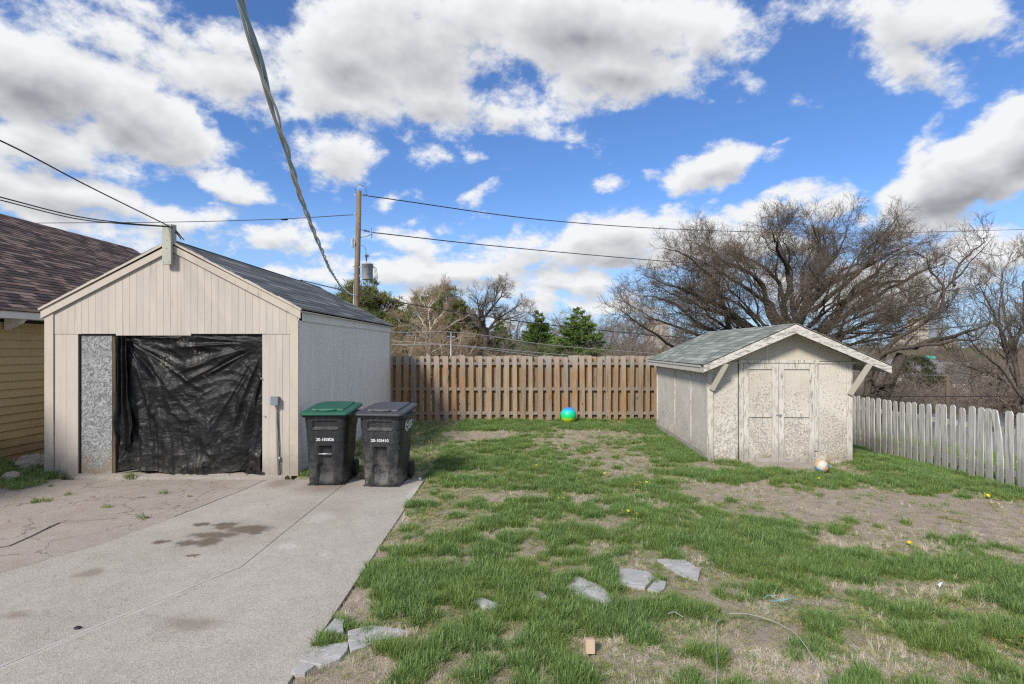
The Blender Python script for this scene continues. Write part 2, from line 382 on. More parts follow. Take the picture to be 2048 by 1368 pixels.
def m_concrete(name, a, b, old=False):
    t = base_mat(name, .9, .2)
    v = t.obj
    big = t.noise(v, .55, 6, .7); mid = t.noise(v, 5, 6, .7); fine = t.noise(v, 120, 3, .75); peb = t.voronoi(v, 130, out='Color'); pd = t.voronoi(v, 130, out='Distance')
    c = t.mix(t.ramp(big, .3, .7), a, b)
    c = t.mix(t.ramp(mid, .35, .75, 0, .4), c, tuple(k * .72 for k in a))
    c = t.mix(t.ramp(t.sep(peb)[0], .55, .95, 0, .35), c, tuple(min(1, k * 1.45) for k in b))
    c = t.mix(t.ramp(t.sep(peb)[1], .78, .95, 0, .45), c, tuple(k * .45 for k in a))
    c = t.mix(t.ramp(fine, .5, .75, 0, .5), c, tuple(k * .5 for k in a))
    if old:
        c = t.mix(t.ramp(t.noise(v, 2.3, 5, .7, .8), .5, .68, 0, .55), c, (.30, .235, .185))
        ck = t.voronoi(t.vmath('ADD', v, t.scale(t.noise(v, 3, 4, .6, out='Color'), .5)), 1.5, out='Distance', feature='DISTANCE_TO_EDGE')
        c = t.mix(t.ramp(ck, .012, .003, 0, .75), c, (.08, .065, .05))
    else:
        oil = blobs(t, v, [gell(355, 400, 1080, 1092), gell(395, 440, 1074, 1092), gell(380, 478, 1064, 1076), gell(385, 420, 1045, 1052), gell(305, 340, 1080, 1087),
                           gell(425, 475, 1045, 1054), gell(455, 540, 1050, 1066), gell(375, 400, 1107, 1114), gell(500, 530, 1056, 1068), gell(430, 470, 1052, 1058)], .4, .10, 12)
        c = t.mix(t.math('MULTIPLY', oil, .88), c, (.10, .072, .048))
        halo = blobs(t, v, [gell(350, 560, 1040, 1100), gell(540, 700, 1000, 1050)], .6, .12, 4)
        c = t.mix(t.math('MULTIPLY', halo, .28), c, (.20, .165, .12))
        st = blobs(t, v, [gell(160, 205, 1137, 1155), gell(10, 62, 1220, 1238), gell(330, 440, 1235, 1260), gell(600, 700, 960, 985), gell(540, 590, 955, 975)], .7, .08, 7)
        c = t.mix(t.math('MULTIPLY', st, .5), c, (.16, .11, .08))
        wh = blobs(t, v, [gell(560, 600, 1088, 1098), gell(610, 665, 1025, 1045), gell(640, 660, 1105, 1112), gell(815, 835, 975, 1000)], .7, .08, 12)
        c = t.mix(t.math('MULTIPLY', wh, .28), c, (.62, .61, .60))
        # pale dragged line beside the long seam
        x, y, _ = t.sep(t.vmath('ADD', v, t.scale(t.noise(v, 3, 3, .5, out='Color'), .04)))
        ln = t.math('ABSOLUTE', t.math('SUBTRACT', x, t.math('MULTIPLY_ADD', y, .47, -4.76)))
        ln = t.math('MULTIPLY', t.ramp(ln, .05, .005), t.math('MULTIPLY', t.ramp(y, 4.9, 4.3), t.ramp(y, 2.6, 3.0)))
        ln = t.math('MULTIPLY', ln, t.ramp(t.noise(v, 8, 4, .6), .25, .55))
        c = t.mix(t.math('MULTIPLY', ln, .38), c, (.66, .645, .62))
        hair = t.math('ABSOLUTE', t.math('SUBTRACT', t.noise(v, .8, 4, .55), .5))
        c = t.mix(t.math('MULTIPLY', t.ramp(hair, .003, .001), .22), c, (.12, .10, .08))
    setc(t, c); bump(t, t.math('SUBTRACT', t.math('ADD', fine, mid), t.math('MULTIPLY', pd, .8)), .55, .004)
    return t.mat

def m_ground():
    t = base_mat('soil_and_turf', .95, .1)
    v = t.obj
    at = t.new('ShaderNodeAttribute', attribute_name='green'); g = at.outputs['Fac']
    at2 = t.new('ShaderNodeAttribute', attribute_name='dirt'); dd = at2.outputs['Fac']
    big = t.noise(v, .8, 5, .65); mid = t.noise(v, 6, 6, .7, .5); fine = t.noise(v, 60, 5, .75)
    straw = t.noise(t.map(v, scale=(1, 1, 1)), 44, 5, .75, 3.0)
    soil = t.mix(t.ramp(mid, .3, .7), (.27, .215, .165), (.46, .385, .31))
    soil = t.mix(t.ramp(big, .42, .62, 0, .5), soil, (.33, .27, .215))
    soil = t.mix(t.ramp(straw, .48, .62, 0, .75), soil, (.56, .50, .40))
    soil = t.mix(t.ramp(fine, .5, .72, 0, .6), soil, (.12, .09, .07))
    turf = t.mix(t.ramp(fine, .3, .7), (.085, .11, .04), (.22, .23, .10))
    turf = t.mix(t.ramp(straw, .46, .62, 0, .7), turf, (.46, .41, .29))
    c = t.mix(t.math('MULTIPLY', g, .85), soil, turf)
    far = t.mix(t.ramp(t.noise(v, .05, 5, .6), .4, .6), (.13, .11, .07), (.10, .12, .05))
    c = t.mix(dd, c, far)
    setc(t, c); bump(t, t.math('ADD', t.math('MULTIPLY', mid, 2.0), t.math('ADD', fine, straw)), .8, .02)
    return t.mat

def m_slate():
    t = base_mat('bluish_flagstone', .8, .3)
    n = t.noise(t.map(t.vec, rot=(0, 0, .6), scale=(1, 2.2, 1)), 7, 7, .7, .8); f = t.noise(t.vec, 80, 4, .7)
    c = t.mix(t.ramp(n, .3, .7), (.30, .30, .295), (.47, .465, .45))
    c = t.mix(t.ramp(t.math('ABSOLUTE', t.math('SUBTRACT', n, .52)), .012, .003, 0, .6), c, (.12, .11, .10))
    c = t.mix(t.math('MULTIPLY', t.ramp(t.noise(t.vec, 3, 4, .6), .5, .7), .4), c, (.36, .31, .25))
    setc(t, c); bump(t, t.math('ADD', n, t.math('MULTIPLY', f, .4)), .6, .008)
    return t.mat

def m_bark(name, a, b, tip=None, sc=14):
    t = base_mat(name, .9, .1)
    n = t.noise(t.map(t.wpos, scale=(1, 1, .3)), sc, 5, .65)
    c = t.mix(t.ramp(n, .3, .7), a, b)
    if tip: c = t.mix(t.ramp(t.noise(t.wpos, 1.2, 3, .6), .35, .65), c, tip)
    setc(t, c); return t.mat

def m_leaf(name, a, b, c3, rough=.6, trans=.0, sc=.9):
    t = base_mat(name, rough, .25)
    c = t.mix(t.isl, a, b); c = t.mix(t.ramp(t.noise(t.wpos, sc, 4, .6), .4, .65), c, c3)
    c = t.mix(t.math('MULTIPLY', t.rand, .3), c, b)
    setc(t, c)
    if trans:
        t.bsdf.inputs['Subsurface Weight'].default_value = 0
        tr = t.new('ShaderNodeBsdfTranslucent'); t.put(tr.inputs[0], c); mx = t.new('ShaderNodeMixShader'); mx.inputs[0].default_value = trans
        o = t.n['Material Output']; t.l.new(t.bsdf.outputs[0], mx.inputs[1]); t.l.new(tr.outputs[0], mx.inputs[2]); t.l.new(mx.outputs[0], o.inputs[0])
    return t.mat

def m_tarp():
    t = base_mat('black_poly_tarp', .50, .32)
    v = t.obj
    n1 = t.noise(v, 5, 7, .62, 1.6); n2 = t.noise(t.map(v, rot=(0, .5, 0), scale=(1, 1, 2.2)), 13, 6, .6, 1.2)
    c = t.mix(t.ramp(n1, .3, .7), (.004, .004, .005), (.013, .0135, .015))
    sc = blobs(t, t.comb(t.sep(v)[0], t.sep(v)[2], 0.0), [(-5.19, 2.12, .10, .05), (-5.02, 2.02, .04, .10), (-4.93, 1.86, .13, .07), (-5.45, 1.80, .12, .12), (-4.82, 1.55, .05, .05), (-5.3, 2.14, .05, .02)], .6, .12, 16)
    sc = t.math('MULTIPLY', sc, t.ramp(t.noise(v, 28, 4, .7), .5, .62))
    c = t.mix(t.math('MULTIPLY', sc, .6), c, (.34, .30, .25))  # pale patches painted where brightness would show through holes
    zz = t.sep(v)[2]; c = t.mix(t.math('MULTIPLY', t.ramp(zz, .5, .05), t.ramp(t.noise(v, 6, 5, .7), .4, .7, 0, .5)), c, (.10, .085, .07))
    setc(t, c); bump(t, t.math('ADD', n1, t.math('MULTIPLY', n2, .6)),   .45, .018)
    return t.mat

def m_ball(kind):
    t = base_mat('ball_' + kind, .45, .4)
    z = t.sep(t.obj)[2]
    if kind == 'rainbow':
        cr = t.new('ShaderNodeValToRGB'); t.put(cr.inputs[0], t.ramp(z, -.21, .21, 0, 1, smooth=False))
        e = cr.color_ramp.elements; e[0].position = .0; e[0].color = (.8, .25, .05, 1); e[1].position = 1; e[1].color = (.05, .25, .85, 1)
        for p, c in ((.14, (.75, .5, .02, 1)), (.27, (.45, .75, .02, 1)), (.42, (.02, .62, .12, 1)), (.62, (.01, .58, .28, 1)), (.80, (.01, .55, .50, 1)), (.90, (.03, .3, .8, 1))):
            el = e.new(p); el.color = c
        setc(t, cr.outputs[0])
    return t.mat

MAT = {}
def mk():
    M = MAT
    M['beige'] = m_paint('beige_siding_paint', (.525, .475, .42), (.34, .285, .235), (1, 1, .05), .22)
    M['beige_side'] = m_paint('shade_lifted_siding_paint', (.80, .775, .74), (.56, .54, .51), (1, 1, .05), .10)  # garage siding colour made paler on this side to make up for its shade
    M['trim_beige'] = m_paint('beige_trim_paint', (.54, .48, .41), (.30, .25, .20), (1, 1, .2), .2)
    M['trim_green'] = m_paint('pale_green_grey_paint', (.42, .43, .38), (.25, .25, .22), (1, 1, .1), .2)
    M['white_trim'] = m_paint('white_trim_paint', (.74, .73, .71), (.5, .48, .45), (1, 1, 1), .1)
    M['dark'] = plain('dark_backing', (.035, .03, .026), .9)
    M['interior'] = plain('unlit_rough_boards', (.09, .07, .055), .9)
    M['jamb'] = m_wood('bare_jamb_timber', (.13, .105, .075), (.15, .12, .085), (.12, .09, .06))
    M['osb'] = m_osb(); M['flaky'] = m_flaky()
    M['shed_trim'] = m_paint('worn_shed_trim', (.63, .60, .54), (.26, .23, .19), (1, 1, .14), .72, wscale=42)
    M['shed_barge'] = m_paint('weathered_white_bargeboard', (.64, .615, .56), (.24, .22, .19), (.14, 1, .6), .85, wscale=52)
    M['shed_soffit'] = plain('shed_soffit_paint', (.52, .47, .39), .85)
    M['brace'] = m_paint('painted_knee_brace', (.50, .46, .39), (.3, .26, .2), (1, 1, .1), .1)
    M['sh_brown'] = m_shingle('brown_laminated_shingle', [(.19, .13, .11), (.05, .044, .047), (.33, .235, .20), (.13, .10, .092)])
    M['sh_grey'] = m_shingle('dark_grey_roll_roofing', [(.17, .18, .19), (.09, .10, .107), (.30, .31, .315), (.19, .198, .20)])
    M['sh_green'] = m_shingle('grey_green_shingle', [(.25, .27, .24), (.15, .175, .16), (.40, .42, .38), (.29, .30, .265)])
    M['yellow'] = m_paint('yellow_lap_siding_paint', (.49, .385, .21), (.22, .16, .10), (1, .06, 1), .18)
    M['fence'] = m_wood('weathered_cedar', (.42, .33, .235), (.30, .25, .20), (.40, .225, .105), grey_top=1.35)
    M['fence_back'] = m_wood('rear_cedar', (.36, .25, .155), (.36, .28, .20), (.42, .24, .11), grey_top=1.6)
    M['rail'] = m_wood('grey_rail_timber', (.30, .28, .26), (.36, .34, .31), (.30, .27, .24), (.06, 1, 1))
    M['picket'] = m_paint('weathered_white_picket', (.66, .645, .61), (.32, .295, .26), (1, 1, .05), .85, .10, 34)
    M['conc'] = m_concrete('driveway_concrete', (.35, .323, .283), (.435, .402, .357)); M['conc_old'] = m_concrete('old_cracked_concrete', (.305, .268, .23), (.39, .348, .305), True)
    M['ground'] = m_ground(); M['slate'] = m_slate()
    M['oak'] = m_bark('oak_bark', (.050, .042, .035), (.105, .088, .072)); M['oak_twig'] = m_bark('oak_twigs', (.080, .070, .060), (.155, .135, .115), (.19, .145, .105))
    M['bark'] = m_bark('grey_brown_bark', (.09, .075, .06), (.17, .145, .12)); M['twig'] = m_bark('grey_brown_twigs', (.17, .14, .115), (.29, .245, .205))
    M['pale_bark'] = m_bark('pale_birch_bark', (.42, .38, .33), (.60, .56, .50)); M['pale_twig'] = m_bark('pale_twigs', (.33, .26, .19), (.46, .37, .28), (.36, .25, .17))
    M['far_twig'] = m_bark('far_brown_twigs', (.17, .14, .12), (.28, .235, .20), (.24, .18, .14), 1)
    M['spruce'] = m_leaf('spruce_needles', (.06, .12, .03), (.14, .23, .05), (.21, .27, .07), .6, .25, .8)
    M['pine'] = m_leaf('pine_needles', (.07, .095, .03), (.17, .19, .06), (.25, .24, .09), .6, .25, .6)
    M['dark_ever'] = m_leaf('dark_evergreen_needles', (.03, .045, .022), (.06, .075, .03), (.10, .09, .04), .7, .1, .6)
    M['grass'] = m_leaf('grass_blades', (.045, .115, .024), (.30, .43, .15), (.18, .265, .065), .36, .3, 1.6)
    M['grass_light'] = m_leaf('light_grass_blades', (.25, .29, .07), (.43, .45, .17), (.44, .40, .18), .45, .3, 1.6)
    M['straw'] = m_leaf('dead_grass_blades', (.55, .47, .34), (.74, .67, .54), (.42, .35, .25), .7, .15, 2)
    M['bin'] = plain('black_bin_plastic', (.012, .013, .015), .48, .4, 0, .3, 4, .15)
    M['bin2'] = plain('scuffed_bin_plastic', (.018, .019, .021), .52, .35, 0, .35, 5, .2)
    M['green_lid'] = plain('green_lid_plastic', (.008, .085, .052), .5, .4, 0, .3); M['grey_lid'] = plain('dark_grey_lid_plastic', (.042, .043, .050), .5, .4, 0, .25)
    M['white'] = plain('white_print', (.75, .75, .76), .6); M['metal'] = plain('galvanised_metal', (.38, .39, .40), .45, .5, .6)
    M['bluegrey_metal'] = plain('blue_grey_box_metal', (.20, .235, .27), .5, .5, .2); M['transformer'] = plain('transformer_paint', (.42, .44, .46), .5)
    M['black'] = plain('black_rubber', (.018, .018, .018), .6); M['wire'] = plain('dark_wire', (.035, .035, .038), .6); M['wire_light'] = plain('pale_wire', (.34, .34, .34), .55)
    M['alu'] = plain('bare_aluminium_strand', (.62, .63, .65), .4, .5, .3); M['bluewire'] = plain('blue_grey_cable_jacket', (.24, .40, .58), .45)
    M['greywire'] = plain('grey_cable_jacket', (.46, .45, .43), .35)
    M['ceramic'] = plain('brown_porcelain', (.10, .07, .06), .3)
    M['pole'] = m_wood('utility_pole_timber', (.25, .18, .125), (.28, .21, .15), (.30, .23, .17))
    M['tarp'] = m_tarp(); M['rainbow'] = m_ball('rainbow')
    for n, c in (('ball_white', (.52, .52, .42)), ('ball_mint', (.16, .46, .36)), ('ball_blue', (.14, .32, .50)), ('ball_peach', (.58, .36, .22))): M[n] = plain(n, c, .5, .4, 0, .05)
    M['yellow_flower'] = plain('dandelion_petals', (.75, .52, .01), .7); M['rock'] = plain('weathered_rock', (.38, .34, .28), .9, .2, 0, .4, 7, .6)
    M['lightwood'] = plain('cut_wood_block', (.52, .39, .27), .8); M['tan_wall'] = plain('tan_far_wall', (.52, .44, .32), .8); M['brick_far'] = plain('brown_far_wall', (.42, .33, .26), .8)
    M['glass_far'] = plain('blue_grey_far_glass', (.22, .28, .36), .35, .6); M['far_window'] = plain('dark_far_window', (.26, .27, .28), .3, .6)
    M['far_white'] = plain('white_far_wall', (.62, .62, .62), .8); M['far_roof'] = plain('grey_far_roof', (.16, .16, .17), .9); M['teal'] = plain('teal_far_roof', (.03, .34, .30), .7)
    M['plastic_bag'] = plain('clear_blue_plastic_scrap', (.50, .62, .66), .3, .6); M['blue_string'] = plain('blue_string', (.16, .38, .45), .7)
def m_bin(name, col, dust):
    t = base_mat(name, .5, .4); z = t.sep(t.obj)[2]
    c = t.mix(t.noise(t.obj, 3, 5, .6), col, tuple(v * 1.7 for v in col))
    streak = t.noise(t.map(t.obj, scale=(1, 1, .12)), 22, 5, .7); blot = t.noise(t.obj, 5, 6, .7)
    c = t.mix(t.math('MULTIPLY', t.ramp(streak, .52, .75), dust * .5), c, (.20, .19, .17))
    c = t.mix(t.math('MULTIPLY', t.math('MULTIPLY', t.ramp(z, .75, .0), t.ramp(blot, .42, .68)), dust), c, (.22, .20, .17))
    c = t.mix(t.math('MULTIPLY', t.ramp(t.noise(t.obj, 70, 2, .5), .66, .72), dust), c, (.42, .41, .38))
    setc(t, c); t.put(t.bsdf.inputs['Roughness'], t.ramp(blot, .3, .7, .38, .68)); bump(t, t.noise(t.obj, 60, 3, .6), .15, .003)
    return t.mat
mk()
MAT['bin'] = m_bin('dusty_black_bin_plastic', (.012, .013, .015), .30); MAT['bin2'] = m_bin('scuffed_black_bin_plastic', (.016, .017, .020), .65)

# ------------------------------------------------------------------ ground
def green_mask(x, y):
    """how grassy the yard is at a spot, 0..1"""
    x = np.asarray(x, float); y = np.asarray(y, float)
    n = fbm(x * 1.15, y * 1.15, 3, 4, .55); n2 = fbm(x * 3.6 + 5, y * 3.6, 9, 3, .6)
    n3 = fbm(x * 9.5 + 2, y * 9.5, 14, 2)
    g = sstep(.38, .60, .30 * n + .38 * n2 + .32 * n3 + .062)
    def patch(cx, cy, rx, ry, rot=0, k=1.0, soft=.45):
        c, s = math.cos(rot), math.sin(rot)
        dx = (x - cx) * c + (y - cy) * s; dy = -(x - cx) * s + (y - cy) * c
        r = np.sqrt((dx / rx) ** 2 + (dy / ry) ** 2) + (n2 - .5) * 1.2 + (n - .5) * .5 + (n3 - .5) * .6
        return k * (1 - sstep(1 - soft, 1 + soft, r))
    bare = np.zeros_like(g)
    for a in [(5.2, 6.45, 2.6, 1.22, -.10, 1.0, .3), (3.2, 7.3, .9, .5, 0, .9, .35), (6.6, 5.9, 1.8, .7, -.2, .95, .3), (4.6, 5.2, 1.6, .40, -.25, .85, .4), (5.8, 4.75, 1.3, .36, -.1, .8, .4),
              (-.85, 12.2, 1.2, .7, 0, .9), (1.7, 11.9, 1.3, 1.5, 0, .72), (1.9, 9.6, .9, 1.0, .3, .7), (1.5, 8.1, .7, .45, 0, .35), (-.1, 7.25, .6, .16, .3, .75), (.9, 6.1, .5, .3, 0, .6),
              (-1.22, 4.05, .18, .5, 0, 1.0), (-1.05, 3.2, .38, .25, 0, .95), (1.3, 5.1, .8, .3, 0, .35), (3.1, 7.6, .8, .3, 0, .8), (1.9, 3.55, .9, .28, 0, .45), (.75, 3.4, .5, .22, 0, .45), (2.5, 3.35, .5, .15, 0, .45),
              (-.1, 3.5, .35, .2, 0, .45), (2.2, 4.15, .5, .16, .2, .4), (3.3, 4.45, .6, .14, 0, .6), (3.4, 9.0, 1.0, .30, 0, .7, .3), (4.9, 9.0, .55, .28, 0, .9, .3), (-.6, 3.1, .5, .12, 0, .5), (1.4, 4.3, .6, .15, 0, .35)]:
        bare = np.maximum(bare, patch(*a))
    lush = np.zeros_like(g)
    for a in [(-.4, 4.6, .75, .75, 0, .8), (.2, 5.6, 1.0, .7, 0, .5), (.0, 3.95, .8, .35, 0, .7), (.7, 3.85, .7, .3, 0, .8), (2.55, 5.35, 1.0, .42, -.25, 1.0), (3.6, 4.55, 1.0, .36, -.2, .9), (3.9, 3.75, 1.3, .4, 0, .9), (4.9, 4.2, 1.0, .4, -.2, .8),
              (3.3, 10.6, .45, 1.5, 0, .9), (3.5, 8.75, 1.1, .35, 0, .9), (6.6, 8.8, .9, .7, -.5, .9), (7.1, 7.6, .7, .9, 0, .8), (-1.0, 9.6, 1.1, 1.2, 0, .7), (-.3, 8.3, 1.4, .6, 0, .5), (1.0, 13.6, 4.5, .7, 0, .8), (7.3, 11, .5, 2, 0, .8)]:
        lush = np.maximum(lush, patch(*a))
    g = np.clip(g * .88 + lush * .62 * (.55 + .75 * n3), 0, 1) * (1 - bare * .97)
    return g

DRIVE_X = -1.335
def yard_height(x, y):
    x = np.asarray(x, float); y = np.asarray(y, float)
    bump_ = (fbm(x * .8, y * .8, 21, 3) - .5) * .05 + (fbm(x * 5, y * 5, 25, 3) - .5) * .028
    z = bump_ - .012
    z = z - .16 * sstep(6.4, 8.0, x) * sstep(7, 12, y) - .10 * sstep(6.2, 7.6, x)
    # falls away past the fences
    dx = np.maximum(x - 8.2, 0); dy = np.maximum(y - 16.0, 0)
    D = np.sqrt(dx ** 2 + dy ** 2)
    drop = 13.0 * (1 - np.exp(-D / 55.0)) + .0 * D
    right = sstep(-20, 40, x)
    z = z - drop * (.30 + .70 * right)
    R = np.sqrt(x ** 2 + y ** 2)
    z = z + sstep(170, 900, R) * (15 + 10 * (fbm(x * .004, y * .004, 40, 3) - .5))
    drive = (x < DRIVE_X + .01) & (y < 8.16) & (y > -30)
    z = np.where(drive & (x > -9.2), -.10, z)
    left = (x <= -6.85) & (y > 7.5 + (x + 7.4) * 1.0) & (y < 12) & ((x < -7.35) | (y < 8.3)) & (x > -9.3)
    z = np.where(left, .0 + bump_, z)
    z = np.where((x > -7.3) & (x < -3.4) & (y >= 8.16) & (y < 14.8), -.10, z)
    return z

def axis(lo, hi, fine_lo, fine_hi, step, far):
    a = list(np.arange(fine_lo, fine_hi + 1e-6, step)); v = fine_lo; s = step
    left = []
    while v > lo: s *= 1.22; v -= s; left.append(v)
    right = []; v = fine_hi; s = step
    while v < hi: s *= 1.22; v += s; right.append(v)
    return np.array(left[::-1] + a + right)
def build_ground():
    xs = axis(-3500, 3500, -10, 9.4, .07, 1); ys = axis(-3500, 3500, 2.4, 15.4, .07, 1)
    X, Y = np.meshgrid(xs, ys); Z = yard_height(X, Y)
    g = green_mask(X, Y); g = np.where((X < DRIVE_X) & (Y < 8.16), 0, g)
    R = np.sqrt(X ** 2 + Y ** 2); far = np.maximum(sstep(8.6, 11, X), sstep(15.6, 17, Y)); far = np.maximum(far, sstep(0, -2, Y))
    n, m = X.shape; V = np.stack([X, Y, Z], -1).reshape(-1, 3)
    i = np.arange(n * m).reshape(n, m)
    Q = np.stack([i[:-1, :-1], i[:-1, 1:], i[1:, 1:], i[1:, :-1]], -1).reshape(-1, 4)
    o = np_mesh('ground', V, Q, MAT['ground'], smooth=True)
    fattr(o.data, 'green', g.ravel()); fattr(o.data, 'dirt', far.ravel())
    tag(o, kind='structure')
build_ground()

def jag(p, q, amp, step=.12):
    """a wandering edge between two plan points; the same from both sides"""
    p = Vector(p); q = Vector(q); flip = (p.x, p.y) > (q.x, q.y)
    if flip: p, q = q, p
    L = (q - p).length; n = max(1, int(L / step)); nrm = Vector((-(q - p).y, (q - p).x)).normalized(); out = []
    for i in range(n + 1):
        t = i / n; c = p.lerp(q, t); w = (float(fbm(c.x * 2.6, c.y * 2.6, 77, 4, .6)) - .5) * 2 * amp * math.sin(math.pi * t) ** .3 if 0 < i < n else 0
        out.append(c + nrm * w)
    return out[::-1] if flip else out
def slab(parent, poly, amps, mat, top=0.0, gap=.006, th=.085):
    pts = []
    for k in range(len(poly)):
        pts += jag(poly[k], poly[(k + 1) % len(poly)], amps[k] if hasattr(amps, '__len__') else amps)[:-1]
    n = len(pts); area = sum(pts[i].x * pts[(i + 1) % n].y - pts[(i + 1) % n].x * pts[i].y for i in range(n)) / 2
    s = 1 if area > 0 else -1; ins = []
    for i in range(n):
        t = (pts[(i + 1) % n] - pts[i - 1]); nr = Vector((-t.y, t.x)).normalized() * s
        ins.append(pts[i] + nr * gap)
    mb = MB(); mb.prism([(p.x, p.y, top - th) for p in ins], (0, 0, th))
    return mb.build('slab', mat, parent)

def build_driveway():
    e = bpy.data.objects.new('driveway', None); link(e); tag(e, kind='structure')
    sx = lambda y: .47 * y - 4.76
    J = [(-6.2, 1.0), (-4.57, 4.7), (-4.2, 5.42), (-3.92, 6.77), (-3.73, 8.1)]
    c, o = MAT['conc'], MAT['conc_old']; r = DRIVE_X
    slab(e, [(r, -4), (r, 3.575), (sx(3.62) , 3.65), (sx(0), -.0), (sx(-4), -4)], [.003, .004, .01, .004, .003], c)
    slab(e, [(sx(-4), -4), (sx(0), 0), (sx(3.62), 3.65), (-5.03, 3.68), (-6.2, 1.0), (-7.5, -4)], [.003, .01, .004, .01, .01, .01], c, -.002)
    slab(e, [(r, 3.575), (r, 5.92), (-2.48, 5.93), (-2.48, 4.85), (sx(3.62), 3.65)], [.003, .004, .004, .012, .004], c, .001)
    slab(e, [(sx(3.62), 3.65), (-2.48, 4.85), (-2.48, 5.93), (-2.48, 8.1), J[4], J[3], J[2], J[1], (-5.03, 3.68)], [.012, .004, .004, .004, .02, .02, .02, .02, .004], c, -.001)
    slab(e, [(r, 5.92), (r, 8.1), (-2.48, 8.1), (-2.48, 5.93)], [.003, .01, .004, .004], c, .0)
    slab(e, [(-7.6, 5.2), (-6.25, 6.86), (-5.78, 7.94), (-5.75, 8.1), (-6.85, 8.1), (-7.4, 7.55), (-8.2, 7.0), (-9.2, 6.2)], .03, o, -.006, .014)
    slab(e, [(-7.6, 5.2), (-6.25, 6.86), (-5.78, 7.94), (-5.75, 8.1), J[4], J[3], (-4.02, 6.3), (-4.67, 6.27), (-5.2, 6.1), (-5.1, 5.39), (-5.6, 4.9)], .03, o, -.001, .014)
    slab(e, [(-7.6, 5.2), (-5.6, 4.9), (-5.1, 5.39), (-5.2, 6.1), (-4.67, 6.27), (-4.02, 6.3), J[2], J[1], (-5.03, 3.68), J[0], (-7.5, -4), (-9.2, -4), (-9.2, 5.0)], .025, o, -.008, .014)
build_driveway()

# ------------------------------------------------------------------ shingled roofs
def slabmesh(w, l, th):
    mb = MB(); mb.add([(-w / 2, 0, 0), (w / 2, 0, 0), (w / 2, l, 0), (-w / 2, l, 0), (-w / 2, 0, th), (w / 2, 0, th), (w / 2, l, th * .35), (-w / 2, l, th * .35)],
                      [(4, 5, 6, 7), (0, 1, 5, 4), (1, 2, 6, 5), (2, 3, 7, 6), (3, 0, 4, 7), (0, 3, 2, 1)])
    return mb
def shingle_roof(parent, O, e, s, Le, Ls, expo, widths, th, mat, limit=300, name='shingle', origin=(0, 0, 0), world=None):
    O = Vector(O); e = Vector(e).normalized(); s = Vector(s).normalized(); n = e.cross(s)
    if n.z < 0: flip = True; n = -n
    ex = s.cross(n); sgn = 1 if ex.dot(e) > 0 else -1
    cells = []; rows = int(math.ceil(Ls / expo)); rr = random.Random(int(O.x * 100) + 5)
    for r in range(rows):
        x = -rr.random() * widths[-1]; l = min(expo * 1.25, Ls - r * expo + .01)
        while x < Le:
            k = rr.randrange(len(widths)); w = widths[k]; a = max(x, 0); b = min(x + w, Le)
            if b - a > .03: cells.append((r, a, b, k, l, b - a > w * .999 and l > expo * 1.2))
            x += w
    M = world if world is not None else Matrix.Identity(4)
    def dist(c):
        p = M @ (O + e * (c[1] + c[2]) / 2 + s * (c[0] + .5) * expo)
        u = W0 + p.x / max(p.y, .1) * F; v = V0 - (p.z - H) / max(p.y, .1) * F
        return p.length + (0 if (p.y > .5 and -40 < u < 2090) else 1000)
    cells.sort(key=dist)
    meshes = {}
    rest = MB(); made = 0
    for (r, a, b, k, l, full) in cells:
        c = O + e * (a + b) / 2 + s * (r * expo) + n * (.004 + rr.random() * .003)
        R = Matrix((ex, s, n)).transposed().to_4x4(); T = Matrix.Translation(c) @ R
        if made < limit:
            key = (k if full else round(b - a, 2), full, round(l, 3))
            if key not in meshes:
                o = slabmesh(b - a - .006, l, th).build(name, mat, parent); meshes[key] = o.data
            else: o = link(bpy.data.objects.new(name, meshes[key]), parent)
            o.matrix_local = T; made += 1
        else:
            m = slabmesh(b - a - .006, l, th); rest.add([T @ Vector(v) for v in m.v], m.f)
    if rest.v: tag(rest.build(name + ('s_beyond' if False else ''), mat, parent), kind='stuff')

